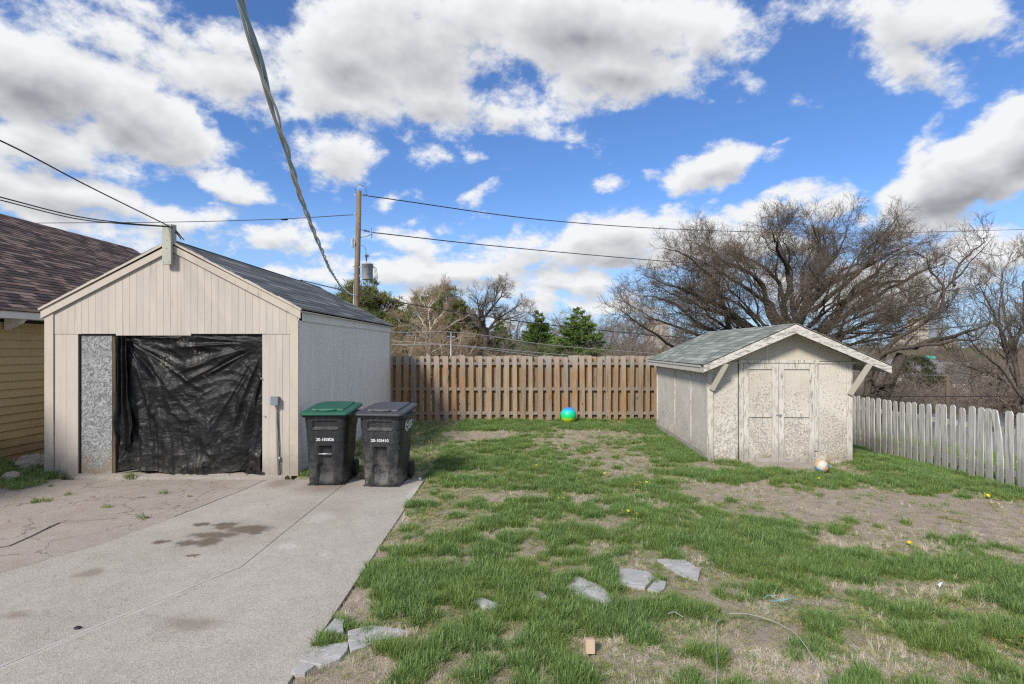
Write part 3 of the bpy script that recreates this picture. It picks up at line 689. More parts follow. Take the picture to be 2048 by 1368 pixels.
# ------------------------------------------------------------------ yellow house on the left
def build_house():
    h = empty('house', 'yellow lap sided house with a brown shingled roof, left of the garage', 'house', (-8.98, 4.0, 0))
    B = Vector((-8.98, 4.0, 0)); L = 14.35; ex, ez = .38, 2.655; m = .6     # eave 0.38 m past the wall
    mb = MB(); mb.box(-9.0, -.03, .02, L - .02, -.3, 2.6); mb.build('wall', MAT['dark'], h)
    # lap boards, each its own piece
    zb = -.05; k = 0
    while zb < 2.42:
        hgt = .147
        mb = MB(); mb.prism([(-.028, 0, zb), (.014, 0, zb), (.010, 0, zb + .02), (-.012, 0, zb + hgt + .015), (-.028, 0, zb + hgt + .015)], (0, L, 0))
        o = mb.build('siding_board', MAT['yellow'], h); zb += hgt; k += 1
    # eave: fascia, soffit, rafter brackets
    mb = MB(); mb.box(ex - .02, ex + .005, -.3, L + .3, ez - .135, ez - .012); mb.build('fascia', MAT['white_trim'], h)
    mb = MB(); mb.prism([(-.0, -.3, ez - .13), (ex - .02, -.3, ez - .13), (ex - .02, -.3, ez - .10), (-.0, -.3, ez - .10)], (0, L + .6, 0)); mb.build('soffit', MAT['white_trim'], h)
    for y in (2.6, 5.35, 8.3, 11.2):
        mb = MB(); mb.prism([(.02, y, ez - .132), (ex - .03, y, ez - .132), (ex - .10, y, ez - .21), (.02, y, ez - .33)], (0, .09, 0)); mb.build('bracket', MAT['white_trim'], h)
    a = 4.8; mb = MB(); zt = ez - .02
    mb.prism([(ex, -.3, zt), (ex - a, -.3, zt + m * a), (ex - 2 * a, -.3, zt), (ex - 2 * a, -.3, zt - .05), (ex - a, -.3, zt + m * a - .05), (ex, -.3, zt - .03)], (0, L + .6, 0))
    mb.build('roof', MAT['dark'], h)
    mb = MB(); mb.prism([(-.03, 0, 2.5), (-4.42, 0, 2.5 + m * 4.4), (-8.9, 0, 2.5)], (0, L, 0)); mb.build('gable', MAT['yellow'], h)
    s = Vector((-1, 0, m)); Ls = a * math.sqrt(1 + m * m)
    shingle_roof(h, (ex + .02, -.3, zt + .002), (0, 1, 0), s, L + .6, Ls, .137, (.17, .24, .31, .42), .018, MAT['sh_brown'], 300, world=Matrix.Translation(B))
build_house()

# ------------------------------------------------------------------ beige garage
GX0, GX1, GY, GL = -7.33, -3.37, 8.35, 6.35
def build_garage():
    g = empty('garage', 'beige gabled wooden garage with grooved siding and a black tarp across its opening', 'garage', (GX0, GY, 0))
    W = GX1 - GX0; xc = W / 2; zp = 3.63; ze = 2.60; m = (zp - ze) / xc
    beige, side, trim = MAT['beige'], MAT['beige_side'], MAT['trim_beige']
    ox0, ox1 = -6.25 - GX0, -3.93 - GX0                                    # opening
    zo = 2.225
    top = lambda x: zp - abs(x - xc) * m - .02
    # dark sheathing the boards are fixed to
    mb = MB(); mb.prism([(.03, .012, 2.21), (W - .03, .012, 2.21), (W - .03, .012, top(W - .03)), (xc, .012, top(xc)), (.03, .012, top(.03))], (0, .08, 0)); mb.build('gable_sheathing', MAT['dark'], g)
    mb = MB(); mb.box(.03, .515, .012, .09, -.05, 2.21); mb.build('wall_sheathing', MAT['dark'], g)
    mb = MB(); mb.box(ox1 + .02, W - .03, .012, .09, -.05, 2.21); mb.build('wall_sheathing', MAT['dark'], g)
    # grooved boards of the gable
    pitch = .1075; x = .12
    def board(x0, x1, zb, jitter=0, y=-.008):
        mb = MB()
        if zb > 2:
            pts = [(x0, y, zb), (x1, y, zb), (x1, y, top(x1))]
            if x0 < xc < x1: pts.append((xc, y, top(xc)))
            pts.append((x0, y, top(x0)))
        else: pts = [(x0, y, zb), (x1, y, zb), (x1, y, 2.222), (x0, y, 2.222)]
        mb.prism(pts, (0, .02, 0)); return mb.build('siding_board', beige, g)
    x = .13; i = 0
    while x < W - .12:
        x1 = min(x + pitch - .0032, W - .10)
        lap = 2.232 if (x < 1.07 or x > 2.22) else 2.205
        if x < .5 or x > 3.45: lap = 2.228
        board(x, x1, lap, y=-.012); x += pitch; i += 1
    x = .13
    while x < .50: board(x, min(x + .185 - .0032, .512), .015 + random.random() * .01); x += .185
    x = ox1
    while x < W - .13: board(x, min(x + pitch - .0032, W - .12), .0); x += pitch
    # corner boards
    for a, b in ((-.012, .125), (W - .115, W + .012)):
        mb = MB(); mb.box(a, b, -.03, -.008, 0, top(max(a, 0) if a < 1 else W) - .0); mb.build('corner_board', trim, g)
    # grey strand board filling the left of the doorway, with a bare jamb post
    mb = MB(); mb.box(.52, 1.005, .03, .045, .02, 2.21); mb.build('strand_board', MAT['osb'], g)
    mb = MB(); mb.box(1.007, 1.055, .035, .11, 0, 2.21); mb.build('jamb_post', MAT['jamb'], g)
    mb = MB(); mb.box(ox1 - .012, ox1 - .002, .03, .11, 0, 2.21); mb.build('jamb_post', MAT['jamb'], g)
    mb = MB(); mb.box(.52, ox1, .05, .14, 2.12, 2.215); mb.build('header', MAT['dark'], g)
    # rake boards: fascia with a narrow strip over it
    for sg in (-1, 1):
        def pt(d, z): return (xc + sg * d, -.05, z)
        dm = xc + .055
        mb = MB(); mb.prism([pt(0, zp + .03), pt(dm, zp + .03 - m * dm), pt(dm, zp - .10 - m * dm), pt(0, zp - .10)], (0, .028, 0)); mb.build('rake_board', trim, g)
        mb = MB(); mb.prism([pt(0, zp + .075), pt(dm + .02, zp + .075 - m * (dm + .02)), pt(dm + .02, zp + .032 - m * (dm + .02)), pt(0, zp + .032)], (0, .045, 0)).v
        mb.v = [(v[0], v[1] - .022, v[2]) for v in mb.v]; mb.build('rake_strip', trim, g)
    # upright board at the peak for the service wires
    mb = MB(); x0 = -5.43 - GX0
    mb.box(x0, x0 + .135, -.125, -.075, 3.31, 3.93); o = mb.build('wire_mast_board', MAT['trim_green'], g)
    mb = MB(); mb.box(x0 + .075, x0 + .145, -.074, -.0, 3.31 + .35, 3.94); mb.build('wire_mast_board', MAT['trim_green'], g)
    mb = MB()
    for (a, b) in ((.02, 3.34), (.115, 3.34), (.07, 3.55), (.075, 3.68)): mb.cyl((x0 + a, -.128, b), (x0 + a, -.122, b), .006, 8)
    mb.build('nail', MAT['black'], g)
    # side wall on the right, in shade
    mb = MB(); mb.box(W - .09, W - .02, .1, GL, -.05, ze - .02); mb.build('side_sheathing', MAT['dark'], g)
    y = .13
    while y < GL - .1:
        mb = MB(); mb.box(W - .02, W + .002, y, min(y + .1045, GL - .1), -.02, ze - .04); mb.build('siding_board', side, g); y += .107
    for a, b in ((-.008, .10), (GL - .09, GL + .02)):
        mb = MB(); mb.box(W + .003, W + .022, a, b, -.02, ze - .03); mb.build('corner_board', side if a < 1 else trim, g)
    for z0, z1, p in ((ze - .16, ze - .02, .022), (ze - .02, ze + .035, .075)):
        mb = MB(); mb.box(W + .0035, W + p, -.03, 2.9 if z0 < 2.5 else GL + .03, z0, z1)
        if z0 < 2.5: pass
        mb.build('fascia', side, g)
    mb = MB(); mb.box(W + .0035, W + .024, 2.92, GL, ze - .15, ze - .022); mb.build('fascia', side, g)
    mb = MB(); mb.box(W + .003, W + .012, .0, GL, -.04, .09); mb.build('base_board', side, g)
    # left and rear walls
    mb = MB(); mb.box(0, .02, .1, GL, -.05, ze - .02); mb.build('side_wall', beige, g)
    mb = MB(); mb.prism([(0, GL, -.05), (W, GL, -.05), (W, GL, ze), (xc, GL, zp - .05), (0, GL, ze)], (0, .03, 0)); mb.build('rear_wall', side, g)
    mb = MB(); mb.box(.02, W - .1, -.02, GL, -.09, .028); mb.build('floor', MAT['conc_old'], g)
    mb = MB(); mb.box(.55, W - .15, -.14, -.022, -.08, .012); mb.build('threshold', MAT['conc'], g)
    for y in (1.0, 3.0, 5.0):
        mb = MB(); mb.box(.03, .10, y, y + .05, 0, 2.5); mb.build('wall_stud', MAT['interior'], g)
    # roof deck and roofing strips
    dm = xc + .075; zz = zp + .055
    mb = MB(); mb.prism([(xc - dm, -.05, zz - m * dm), (xc, -.05, zz), (xc + dm, -.05, zz - m * dm), (xc + dm, -.05, zz - m * dm - .025), (xc, -.05, zz - .05), (xc - dm, -.05, zz - m * dm - .025)], (0, GL + .12, 0)); mb.build('roof', MAT['dark'], g)
    Ls = dm * math.sqrt(1 + m * m)
    for sg in (1, -1):
        shingle_roof(g, (xc + sg * (dm + .012), -.075, zz - m * dm), (0, 1, 0), (-sg, 0, m), GL + .17, Ls, .142, (.72, .92, 1.05), .010, MAT['sh_grey'], 300, name='roofing_strip')
    mb = MB(); mb.tube([(xc, -.07, zz + .018), (xc, GL + .08, zz + .018)], .016, 6); mb.build('ridge_cap', MAT['sh_grey'], g)
    # electrical box with conduit
    mb = MB(); bx = -3.705 - GX0; mb.box(bx - .05, bx + .05, -.085, -.014, 1.12, 1.245); mb.box(bx - .056, bx + .056, -.10, -.086, 1.113, 1.252); mb.build('outlet_box', MAT['bluegrey_metal'], g)
    mb = MB(); mb.tube([(bx + .0, -.04, 1.13), (bx + .012, -.04, 1.08), (bx + .018, -.035, .55), (bx + .04, -.035, .0)], .011, 8)
    mb.build('conduit', MAT['metal'], g, smooth=True)
    mb = MB(); mb.tube([(bx + .02, -.04, 1.12), (bx + .035, -.03, .7), (bx + .07, -.03, .02)], .006, 6); mb.build('cable', MAT['wire'], g, smooth=True)
    mb = MB(); mb.cyl((bx + .02, -.04, 1.10), (bx + .02, -.04, 1.065), .02, 10); mb.cyl((bx + .055, -.033, .30), (bx + .057, -.033, .24), .016, 10); mb.build('conduit_fitting', MAT['metal'], g, smooth=True)
build_garage()

def build_tarp():
    """black tarp hanging in the opening: a wrinkled sheet plus a gathered fold at its left"""
    x0, x1 = -6.235, -3.885; z0, z1 = .02, 2.20
    n, m = 260, 240; u = np.linspace(0, 1, n); w = np.linspace(0, 1, m); U, Wv = np.meshgrid(u, w)
    X = x0 + U * (x1 - x0); Z = z0 + Wv * (z1 - z0)
    def ridge(x, y, seed, oct=4):
        s = 0; a = 1; t = 0
        for o in range(oct):
            s = s + a * (1 - np.abs(2 * vnoise(x * 2 ** o + 31 * o, y * 2 ** o, seed + o) - 1)); t += a; a *= .55
        return s / t
    wx = X + .35 * fbm(X * 2, Z * 2, 5); wz = Z + .35 * fbm(X * 2 + 9, Z * 2, 6)
    y = -.085 * ridge(wx * 1.7 + wz * .5, wz * 1.5, 50, 3) - .014 * ridge(wx * 6 + wz * 3, wz * 8 - wx * 2, 60) - .004 * ridge(wx * 17, wz * 21, 64, 3)
    # folds fanning out from the corners
    for (cx, cz, a0, sgn) in ((x1, z1 - .1, 1.0, 1), (x0 + .05, z1, 1.0, -1)):
        r = np.hypot(X - cx, Z - cz) + 1e-3; th = np.arctan2(cz - Z, np.abs(X - cx))
        y = y - .06 * (ridge(th * 5.5, r * .7, 70 + sgn, 2) * 2 - 1) * np.exp(-(r - .9) ** 2 / .35) * sstep(.1, .5, r)
    # vertical folds low at the left
    y = y - .09 * (ridge(X * 5 + .4 * Z, Z * .55, 71, 2) - .5) * sstep(1.3, .2, Z) * sstep(-4.4, -5.2, X)
    Y = GY + .13 + y * 1.2 - .09 * (1 - Wv) ** 2 * np.sin(np.pi * np.clip(U * 1.1, 0, 1))
    Z = Z + (1 - Wv) ** 6 * (.05 * np.sin(U * 9) * .6 + .07 * fbm(U * 5, U * 0, 88) - .02) + .03 * (1 - Wv) * np.sin(U * 7 + 1)
    X = X - .14 * (1 - Wv) ** 3 * sstep(.75, 1, U) + .02 * np.sin(Z * 9) * sstep(.9, 1, U) + .035 * np.sin(Z * 5) * (1 - U) ** 6
    Z = np.maximum(Z, .035)
    i = np.arange(n * m).reshape(m, n); Q = np.stack([i[:-1, :-1], i[:-1, 1:], i[1:, 1:], i[1:, :-1]], -1).reshape(-1, 4)
    t = empty('tarp', 'wrinkled black plastic tarp hanging across the garage doorway', 'tarp', (0, 0, 0))
    np_mesh('sheet', np.stack([X, Y, Z], -1).reshape(-1, 3), Q, MAT['tarp'], t, True)
    # gathered fold at the left
    n, m = 60, 160; u = np.linspace(0, 1, n); w = np.linspace(0, 1, m); U, Wv = np.meshgrid(u, w)
    Z = .70 + Wv * 1.50; width = .22 - .05 * Wv + .12 * np.exp(-((Wv - .12) / .16) ** 2)
    xl = -6.245 + .02 * Wv - .055 * np.exp(-((Wv - .14) / .12) ** 2)
    X = xl + U * width; Z = Z - .26 * (U * (1 - U) * 3) * (1 - Wv) ** 2 * 1.5
    Y = GY - .005 + .030 * np.sin(U * 16 + 3 * fbm(U * 2, Wv * 3, 90)) - .03 * fbm(U * 3, Wv * 9, 93) + .01
    i = np.arange(n * m).reshape(m, n); Q = np.stack([i[:-1, :-1], i[:-1, 1:], i[1:, 1:], i[1:, :-1]], -1).reshape(-1, 4)
    np_mesh('gathered_fold', np.stack([X, Y, Z], -1).reshape(-1, 3), Q, MAT['tarp'], t, True)
    # limp tail lying on the floor at the right
    n, m = 40, 20; u = np.linspace(0, 1, n); w = np.linspace(0, 1, m); U, Wv = np.meshgrid(u, w)
    X = -4.20 + U * .30; Y = GY - .06 + Wv * .16 + .02 * np.sin(U * 5); Z = .045 + .05 * Wv * (1 - U * .6) + .012 * np.sin(U * 20) * Wv
    i = np.arange(n * m).reshape(m, n); Q = np.stack([i[:-1, :-1], i[:-1, 1:], i[1:, 1:], i[1:, :-1]], -1).reshape(-1, 4)
    np_mesh('tail', np.stack([X, Y, Z], -1).reshape(-1, 3), Q, MAT['tarp'], t, True)
    # eyelets
    for (px, py) in ((523, 757), (529, 832), (513, 908), (225, 857)):
        p = P(px, py, GY - .02)
        mb = MB()
        ring = [(p.x + .011 * math.cos(a * math.pi / 6), GY - .028 if px > 400 else GY - .045, p.z + .011 * math.sin(a * math.pi / 6)) for a in range(12)]
        mb.tube(ring + [ring[0]], .0045, 6, False); mb.build('eyelet', MAT['metal'], t, smooth=True)
    # light through pinholes is painted as pale patches in the tarp material
build_tarp()

# ------------------------------------------------------------------ shed
def build_shed():
    ang = math.radians(-2.5); A = Vector((3.49, 9.42, 0))
    s = empty('shed', 'small weathered cream shed with flaking double doors and a grey green shingled roof', 'shed', A, ang)
    Mw = Matrix.Translation(A) @ Matrix.Rotation(ang, 4, 'Z')
    W, D = 2.47, 3.95; fl, tr, brg = MAT['flaky'], MAT['shed_trim'], MAT['shed_barge']
    xr = 1.37; zr = 2.40; m = .452                    # ridge
    rz = lambda x: zr - abs(x - xr) * m
    wt = 1.70; zl = -.12
    # walls: strand-board panels
    for a, b in ((.085, .515),): mb = MB(); mb.box(a, b, 0, .02, zl, rz(a) - .07); mb.build('wall_panel', fl, s)
    mb = MB(); mb.box(1.832, W - .0, 0, .02, zl, 1.735); mb.build('wall_panel', fl, s)
    mb = MB(); mb.prism([(0, .006, 1.80), (W, .006, 1.80), (W, .006, rz(W) - .06), (xr, .006, rz(xr) - .06), (.0, .006, rz(0) - .06)], (0, .02, 0))
    # gable in two panels with a seam
    xs = 1.02
    for a, b, sgm in ((.09, xs - .002, 0), (xs + .002, W, 1)):
        pts = [(a, .004, 1.775), (b, .004, 1.775), (b, .004, rz(b) - .06)] + ([(xr, .004, rz(xr) - .06)] if sgm else []) + [(a, .004, rz(a) - .06)]
        mb = MB(); mb.prism(pts, (0, .02, 0)); mb.build('gable_panel', MAT['shed_soffit'], s)
    mb = MB(); mb.box(xs - .012, xs + .012, -.006, .003, 1.79, rz(xs) - .08); mb.build('seam_batten', tr, s)
    # horizontal trim
    mb = MB(); mb.box(.52, 1.905, -.026, -.002, 1.745, 1.80); mb.build('head_trim', tr, s)
    mb = MB(); mb.box(1.907, W + .28, -.020, -.002, 1.735, 1.765); mb.build('head_trim', tr, s)
    mb = MB(); mb.box(.09, .518, -.018, -.002, 1.74, 1.765); mb.build('head_trim', tr, s)
    # corner boards
    mb = MB(); mb.box(-.012, .083, -.022, -.001, zl, rz(0) - .09); mb.build('corner_board', tr, s)
    mb = MB(); mb.box(W - .085, W + .012, -.022, -.001, zl, 1.733); mb.build('corner_board', tr, s)
    mb = MB(); mb.box(-.024, -.013, -.01, .06, zl, 1.68); mb.build('corner_board', tr, s)
    # door casings
    mb = MB(); mb.box(.528, .602, -.026, -.001, -.02, 1.743); mb.build('door_casing', tr, s)
    mb = MB(); mb.box(1.832, 1.895, -.026, -.001, .20, 1.743); mb.build('door_casing', tr, s)
    mb = MB(); mb.box(.50, 1.90, .03, .05, -.05, 1.80); mb.build('door_backing', MAT['dark'], s)
    # doors
    for (a, b, hs) in ((.606, 1.208, 0), (1.216, 1.828, 1)):
        zb = -.035; zt = 1.735
        d = MB(); d.box(a, b, -.004, .012, zb + .005, zt); door = d.build('door', fl, s)
        sw = .088; y0, y1 = -.028, -.005
        for (x0, x1, z0, z1, nm) in ((a, a + sw, zb, zt, 'stile'), (b - sw - (.02 if hs == 0 else 0), b, zb, zt, 'stile')):
            mb = MB(); mb.box(x0, x1, y0, y1, z0, z1); mb.build(nm, tr, door)
        e = sw + (.02 if hs == 0 else 0)
        for z0, z1 in ((zt - .10, zt), (.79, .865), (zb, zb + .10)):
            mb = MB(); mb.box(a + sw + .002, b - e - .002, y0 + .002, y1, z0, z1); mb.build('door_rail', tr, door)
        hx = a - .004 if hs == 0 else b + .002
        for z in (1.50, .80, .12):
            mb = MB(); mb.cyl((hx, -.034, z), (hx, -.034, z + .06), .006, 8); mb.box(hx - .012, hx + .012, -.031, -.0275, z, z + .06); mb.build('hinge', tr, door)
    mb = MB(); mb.box(1.165, 1.265, -.036, -.029, .815, .84); mb.box(1.22, 1.25, -.05, -.036, .80, .835); mb.build('door_hasp', MAT['metal'], s)
    mb = MB(); mb.tube([(1.235, -.05, .83), (1.235, -.062, .845), (1.25, -.062, .845), (1.25, -.05, .83)], .004, 6); mb.build('padlock_shackle', MAT['metal'], s)
    # left wall: three panels, battens, base board
    ed = (.02, 1.05, 2.25, D - .03)
    for i in range(3):
        mb = MB(); mb.box(-.0, .02, ed[i] + .003, ed[i + 1] - .003, .12, 1.66); mb.build('wall_panel', fl, s)
    for y in ed[1:3]:
        mb = MB(); mb.box(-.016, -.001, y - .02, y + .02, .13, 1.66); mb.build('seam_batten', tr, s)
    mb = MB(); mb.box(-.02, -.001, D - .08, D, zl, 1.66); mb.build('corner_board', tr, s)
    mb = MB(); mb.box(-.03, -.0165, .02, D, zl, .125); mb.box(-.016, .02, .02, D, zl, .119); mb.build('base_board', tr, s)
    mb = MB(); mb.box(W - .02, W, .02, D, zl, 1.66); mb.build('side_wall', fl, s)
    mb = MB(); mb.prism([(0, D, zl), (W, D, zl), (W, D, rz(W) - .06), (xr, D, rz(xr) - .06), (0, D, rz(0) - .06)], (0, .02, 0)); mb.build('rear_wall', fl, s)
    # roof
    xl, xh = -.16, 2.93; yf, yb = -.33, D + .25; dz = .0
    for (xe, nm) in ((xl, 0), (xh, 1)):
        ze = rz(xe)
        mb = MB(); mb.prism([(xr, yf + .03, zr), (xe, yf + .03, ze), (xe, yf + .03, ze - .03), (xr, yf + .03, zr - .03)], (0, yb - yf - .03, 0)); mb.build('roof_deck', MAT['shed_soffit'], s)
    for (xe, sg) in ((xl - .02, -1), (xh + .02, 1)):
        ze = rz(xe); w = .125
        mb = MB(); mb.prism([(xr, yf, zr + .012), (xe, yf, ze + .012), (xe, yf, ze - w + .018), (xr, yf, zr - w - .012)], (0, .028, 0))
        mb.build('barge_board', brg, s)
    # left eave fascia: upper strip and lower board
    ze = rz(xl)
    mb = MB(); mb.box(xl - .035, xl - .012, yf + .18, yb, ze - .035, ze + .0); mb.build('fascia', brg, s)
    mb = MB(); mb.box(xl - .020, xl - .002, yf + .03, yb, ze - .125, ze - .037); mb.build('fascia', brg, s)
    mb = MB(); mb.box(xh + .002, xh + .02, yf + .03, yb, rz(xh) - .10, rz(xh)); mb.build('fascia', brg, s)
    mb = MB(); mb.box(xl + .0, .0, yf + .05, yb - .05, ze - .10, ze - .085)
    for y in (1.0, 2.2, 3.4): mb.box(W + .0, xh - .01, y, y + .04, 1.56, 1.62)
    mb.build('soffit', MAT['shed_soffit'], s)
    Ls = math.hypot(xr - xl, (xr - xl) * m)
    shingle_roof(s, (xl - .035, yf - .012, rz(xl) + .006), (0, 1, 0), (1, 0, m), yb - yf, Ls + .03, .125, (.16, .22, .30), .010, MAT['sh_green'], 300, world=Mw)
    Ls = math.hypot(xh - xr, (xh - xr) * m)
    shingle_roof(s, (xh + .035, yf - .012, rz(xh) + .006), (0, 1, 0), (-1, 0, m), yb - yf, Ls + .03, .125, (.30, .5, .9), .010, MAT['sh_green'], 0, world=Mw)
    # knee braces
    for (p, q) in (((.045, -.045, 1.27), (.20, -.31, 1.735)), ((W - .045, -.045, 1.20), (W + .13, -.31, 1.735))):
        mb = MB(); mb.beam(p, q, .085, .038, up=(0, -1, .5)); mb.build('knee_brace', MAT['brace'], s)
    mb = MB(); mb.prism([(.55, -.42, -.06), (1.95, -.46, -.06), (2.02, .0, -.06), (.52, .0, -.06)], (0, 0, .062)); mb.build('door_step', MAT['conc_old'], s)
build_shed()

# ------------------------------------------------------------------ fences
def build_back_fence():
    f = empty('board_fence', 'tall brown shadowbox board fence closing the back of the yard', 'fence', (-3.9, 14.75, 0))
    B = Vector((-3.9, 14.75, 0)); r = random.Random(11); L = 11.9
    x = .02; i = 0
    def board(x, w, y, mat, zt):
        lean = r.uniform(-.022, .022); zb = .0 + r.uniform(-.02, .03)
        mb = MB(); h = zt; t = .019
        c = .028 if r.random() < .8 else .01
        pts = [(x, y, zb), (x + w, y, zb), (x + w + lean, y, h - c), (x + w - c + lean, y, h), (x + c + lean, y, h), (x + lean, y, h - c)]
        mb.prism(pts, (0, t, 0)); return mb.build('board', mat, f)
    x = .0
    while x < L:
        w = r.choice((.135, .14, .138, .12, .11, .145)); gap = r.uniform(.208, .248)
        board(x, w, -.062, MAT['fence'], 1.80 + r.uniform(-.02, .02) - .004 * x * .4)
        board(x + gap / 2 + .0, .14, .045, MAT['fence_back'] if r.random() < .75 else MAT['fence'], 1.80 + r.uniform(-.025, .02))
        if r.random() < .06: board(x + w + .004, .09, -.060, MAT['fence'], 1.77)
        x += gap
    for z in (1.545, .835, .165):
        mb = MB(); mb.box(-.05, L, -.042, .044, z, z + .085); mb.build('rail', MAT['rail'], f)
    for x in np.arange(.0, L, 2.4):
        mb = MB(); mb.box(x + .14, x + .225, -.040 + .09, .14, -.1, 1.70); mb.build('post', MAT['rail'], f)
build_back_fence()

def build_picket_fence():
    p0 = Vector((7.38, 7.15, 0)); p1 = Vector((7.93, 12.6, 0)); t = (p1 - p0); L = t.length; t.normalize(); nrm = Vector((t.y, -t.x, 0))
    f = empty('picket_fence', 'weathered white picket fence running along the right side of the yard', 'fence', p0)
    r = random.Random(5); s = -.8; k = 0
    zg = lambda q: float(yard_height(q.x, q.y)) - .02
    while s < L:
        c = t * s; z0 = zg(p0 + c) - .03; w = r.uniform(.122, .140); h = 1.235 + r.uniform(-.02, .02); z0b = z0 - .0
        lean = r.uniform(-.022, .022); out = r.uniform(-.02, .01); cv = 0
        if k == 9: lean = .07; cv = -.05
        if k in (6,): lean = -.02
        mb = MB(); prof = []
        kk = .035
        def pt(a, z, fr):
            return c + t * (a + lean * fr + cv * math.sin(fr * math.pi)) + nrm * (out * fr) + Vector((0, 0, z0 + z))
        lft = [pt(-w / 2, h * q, q) for q in (0, .33, .66)] + [pt(-w / 2, h - .045, 1)]
        rgt = [pt(w / 2, h * q, q) for q in (0, .33, .66)] + [pt(w / 2, h - .045, 1)]
        top = [pt(-w / 2 + .012, h - .018, 1), pt(-w / 2 + .035, h, 1), pt(w / 2 - .035, h, 1), pt(w / 2 - .012, h - .018, 1)]
        pts = lft + top + rgt[::-1]
        mb.prism(pts, nrm * .015); mb.build('picket', MAT['picket'], f)
        s += r.uniform(.186, .208); k += 1
    for z in (.30, .92):
        mb = MB(); n = 6; pts = []
        a = p0 + t * -.9; b = p0 + t * L
        za, zb_ = zg(a), zg(b)
        mb.beam(a - p0 + nrm * .045 + Vector((0, 0, za + z)), b - p0 + nrm * .045 + Vector((0, 0, zb_ + z)), .036, .085); mb.build('rail', MAT['picket'], f)
    for q in (.2, 2.4, 4.6):
        a = p0 + t * q; mb = MB(); c = a - p0 + nrm * .11
        mb.box(c.x - .045, c.x + .045, c.y - .045, c.y + .045, zg(a) - .1, zg(a) + 1.1); mb.build('post', MAT['picket'], f)
build_picket_fence()

# ------------------------------------------------------------------ wheeled bins
def text_mesh(txt, size, mat, parent, loc, rot, name='lettering', ext=.0008):
    cu = bpy.data.curves.new(name, 'FONT'); cu.body = txt; cu.size = size; cu.align_x = 'CENTER'; cu.align_y = 'CENTER'; cu.extrude = ext; cu.resolution_u = 3; cu.offset = .0006
    o = bpy.data.objects.new(name, cu); COL.objects.link(o)
    bpy.context.view_layer.update(); dg = bpy.context.evaluated_depsgraph_get()
    me = bpy.data.meshes.new_from_object(o.evaluated_get(dg)); bpy.data.objects.remove(o)
    me.materials.clear(); me.materials.append(mat)
    o = link(bpy.data.objects.new(name, me), parent); o.location = loc; o.rotation_euler = rot; return o

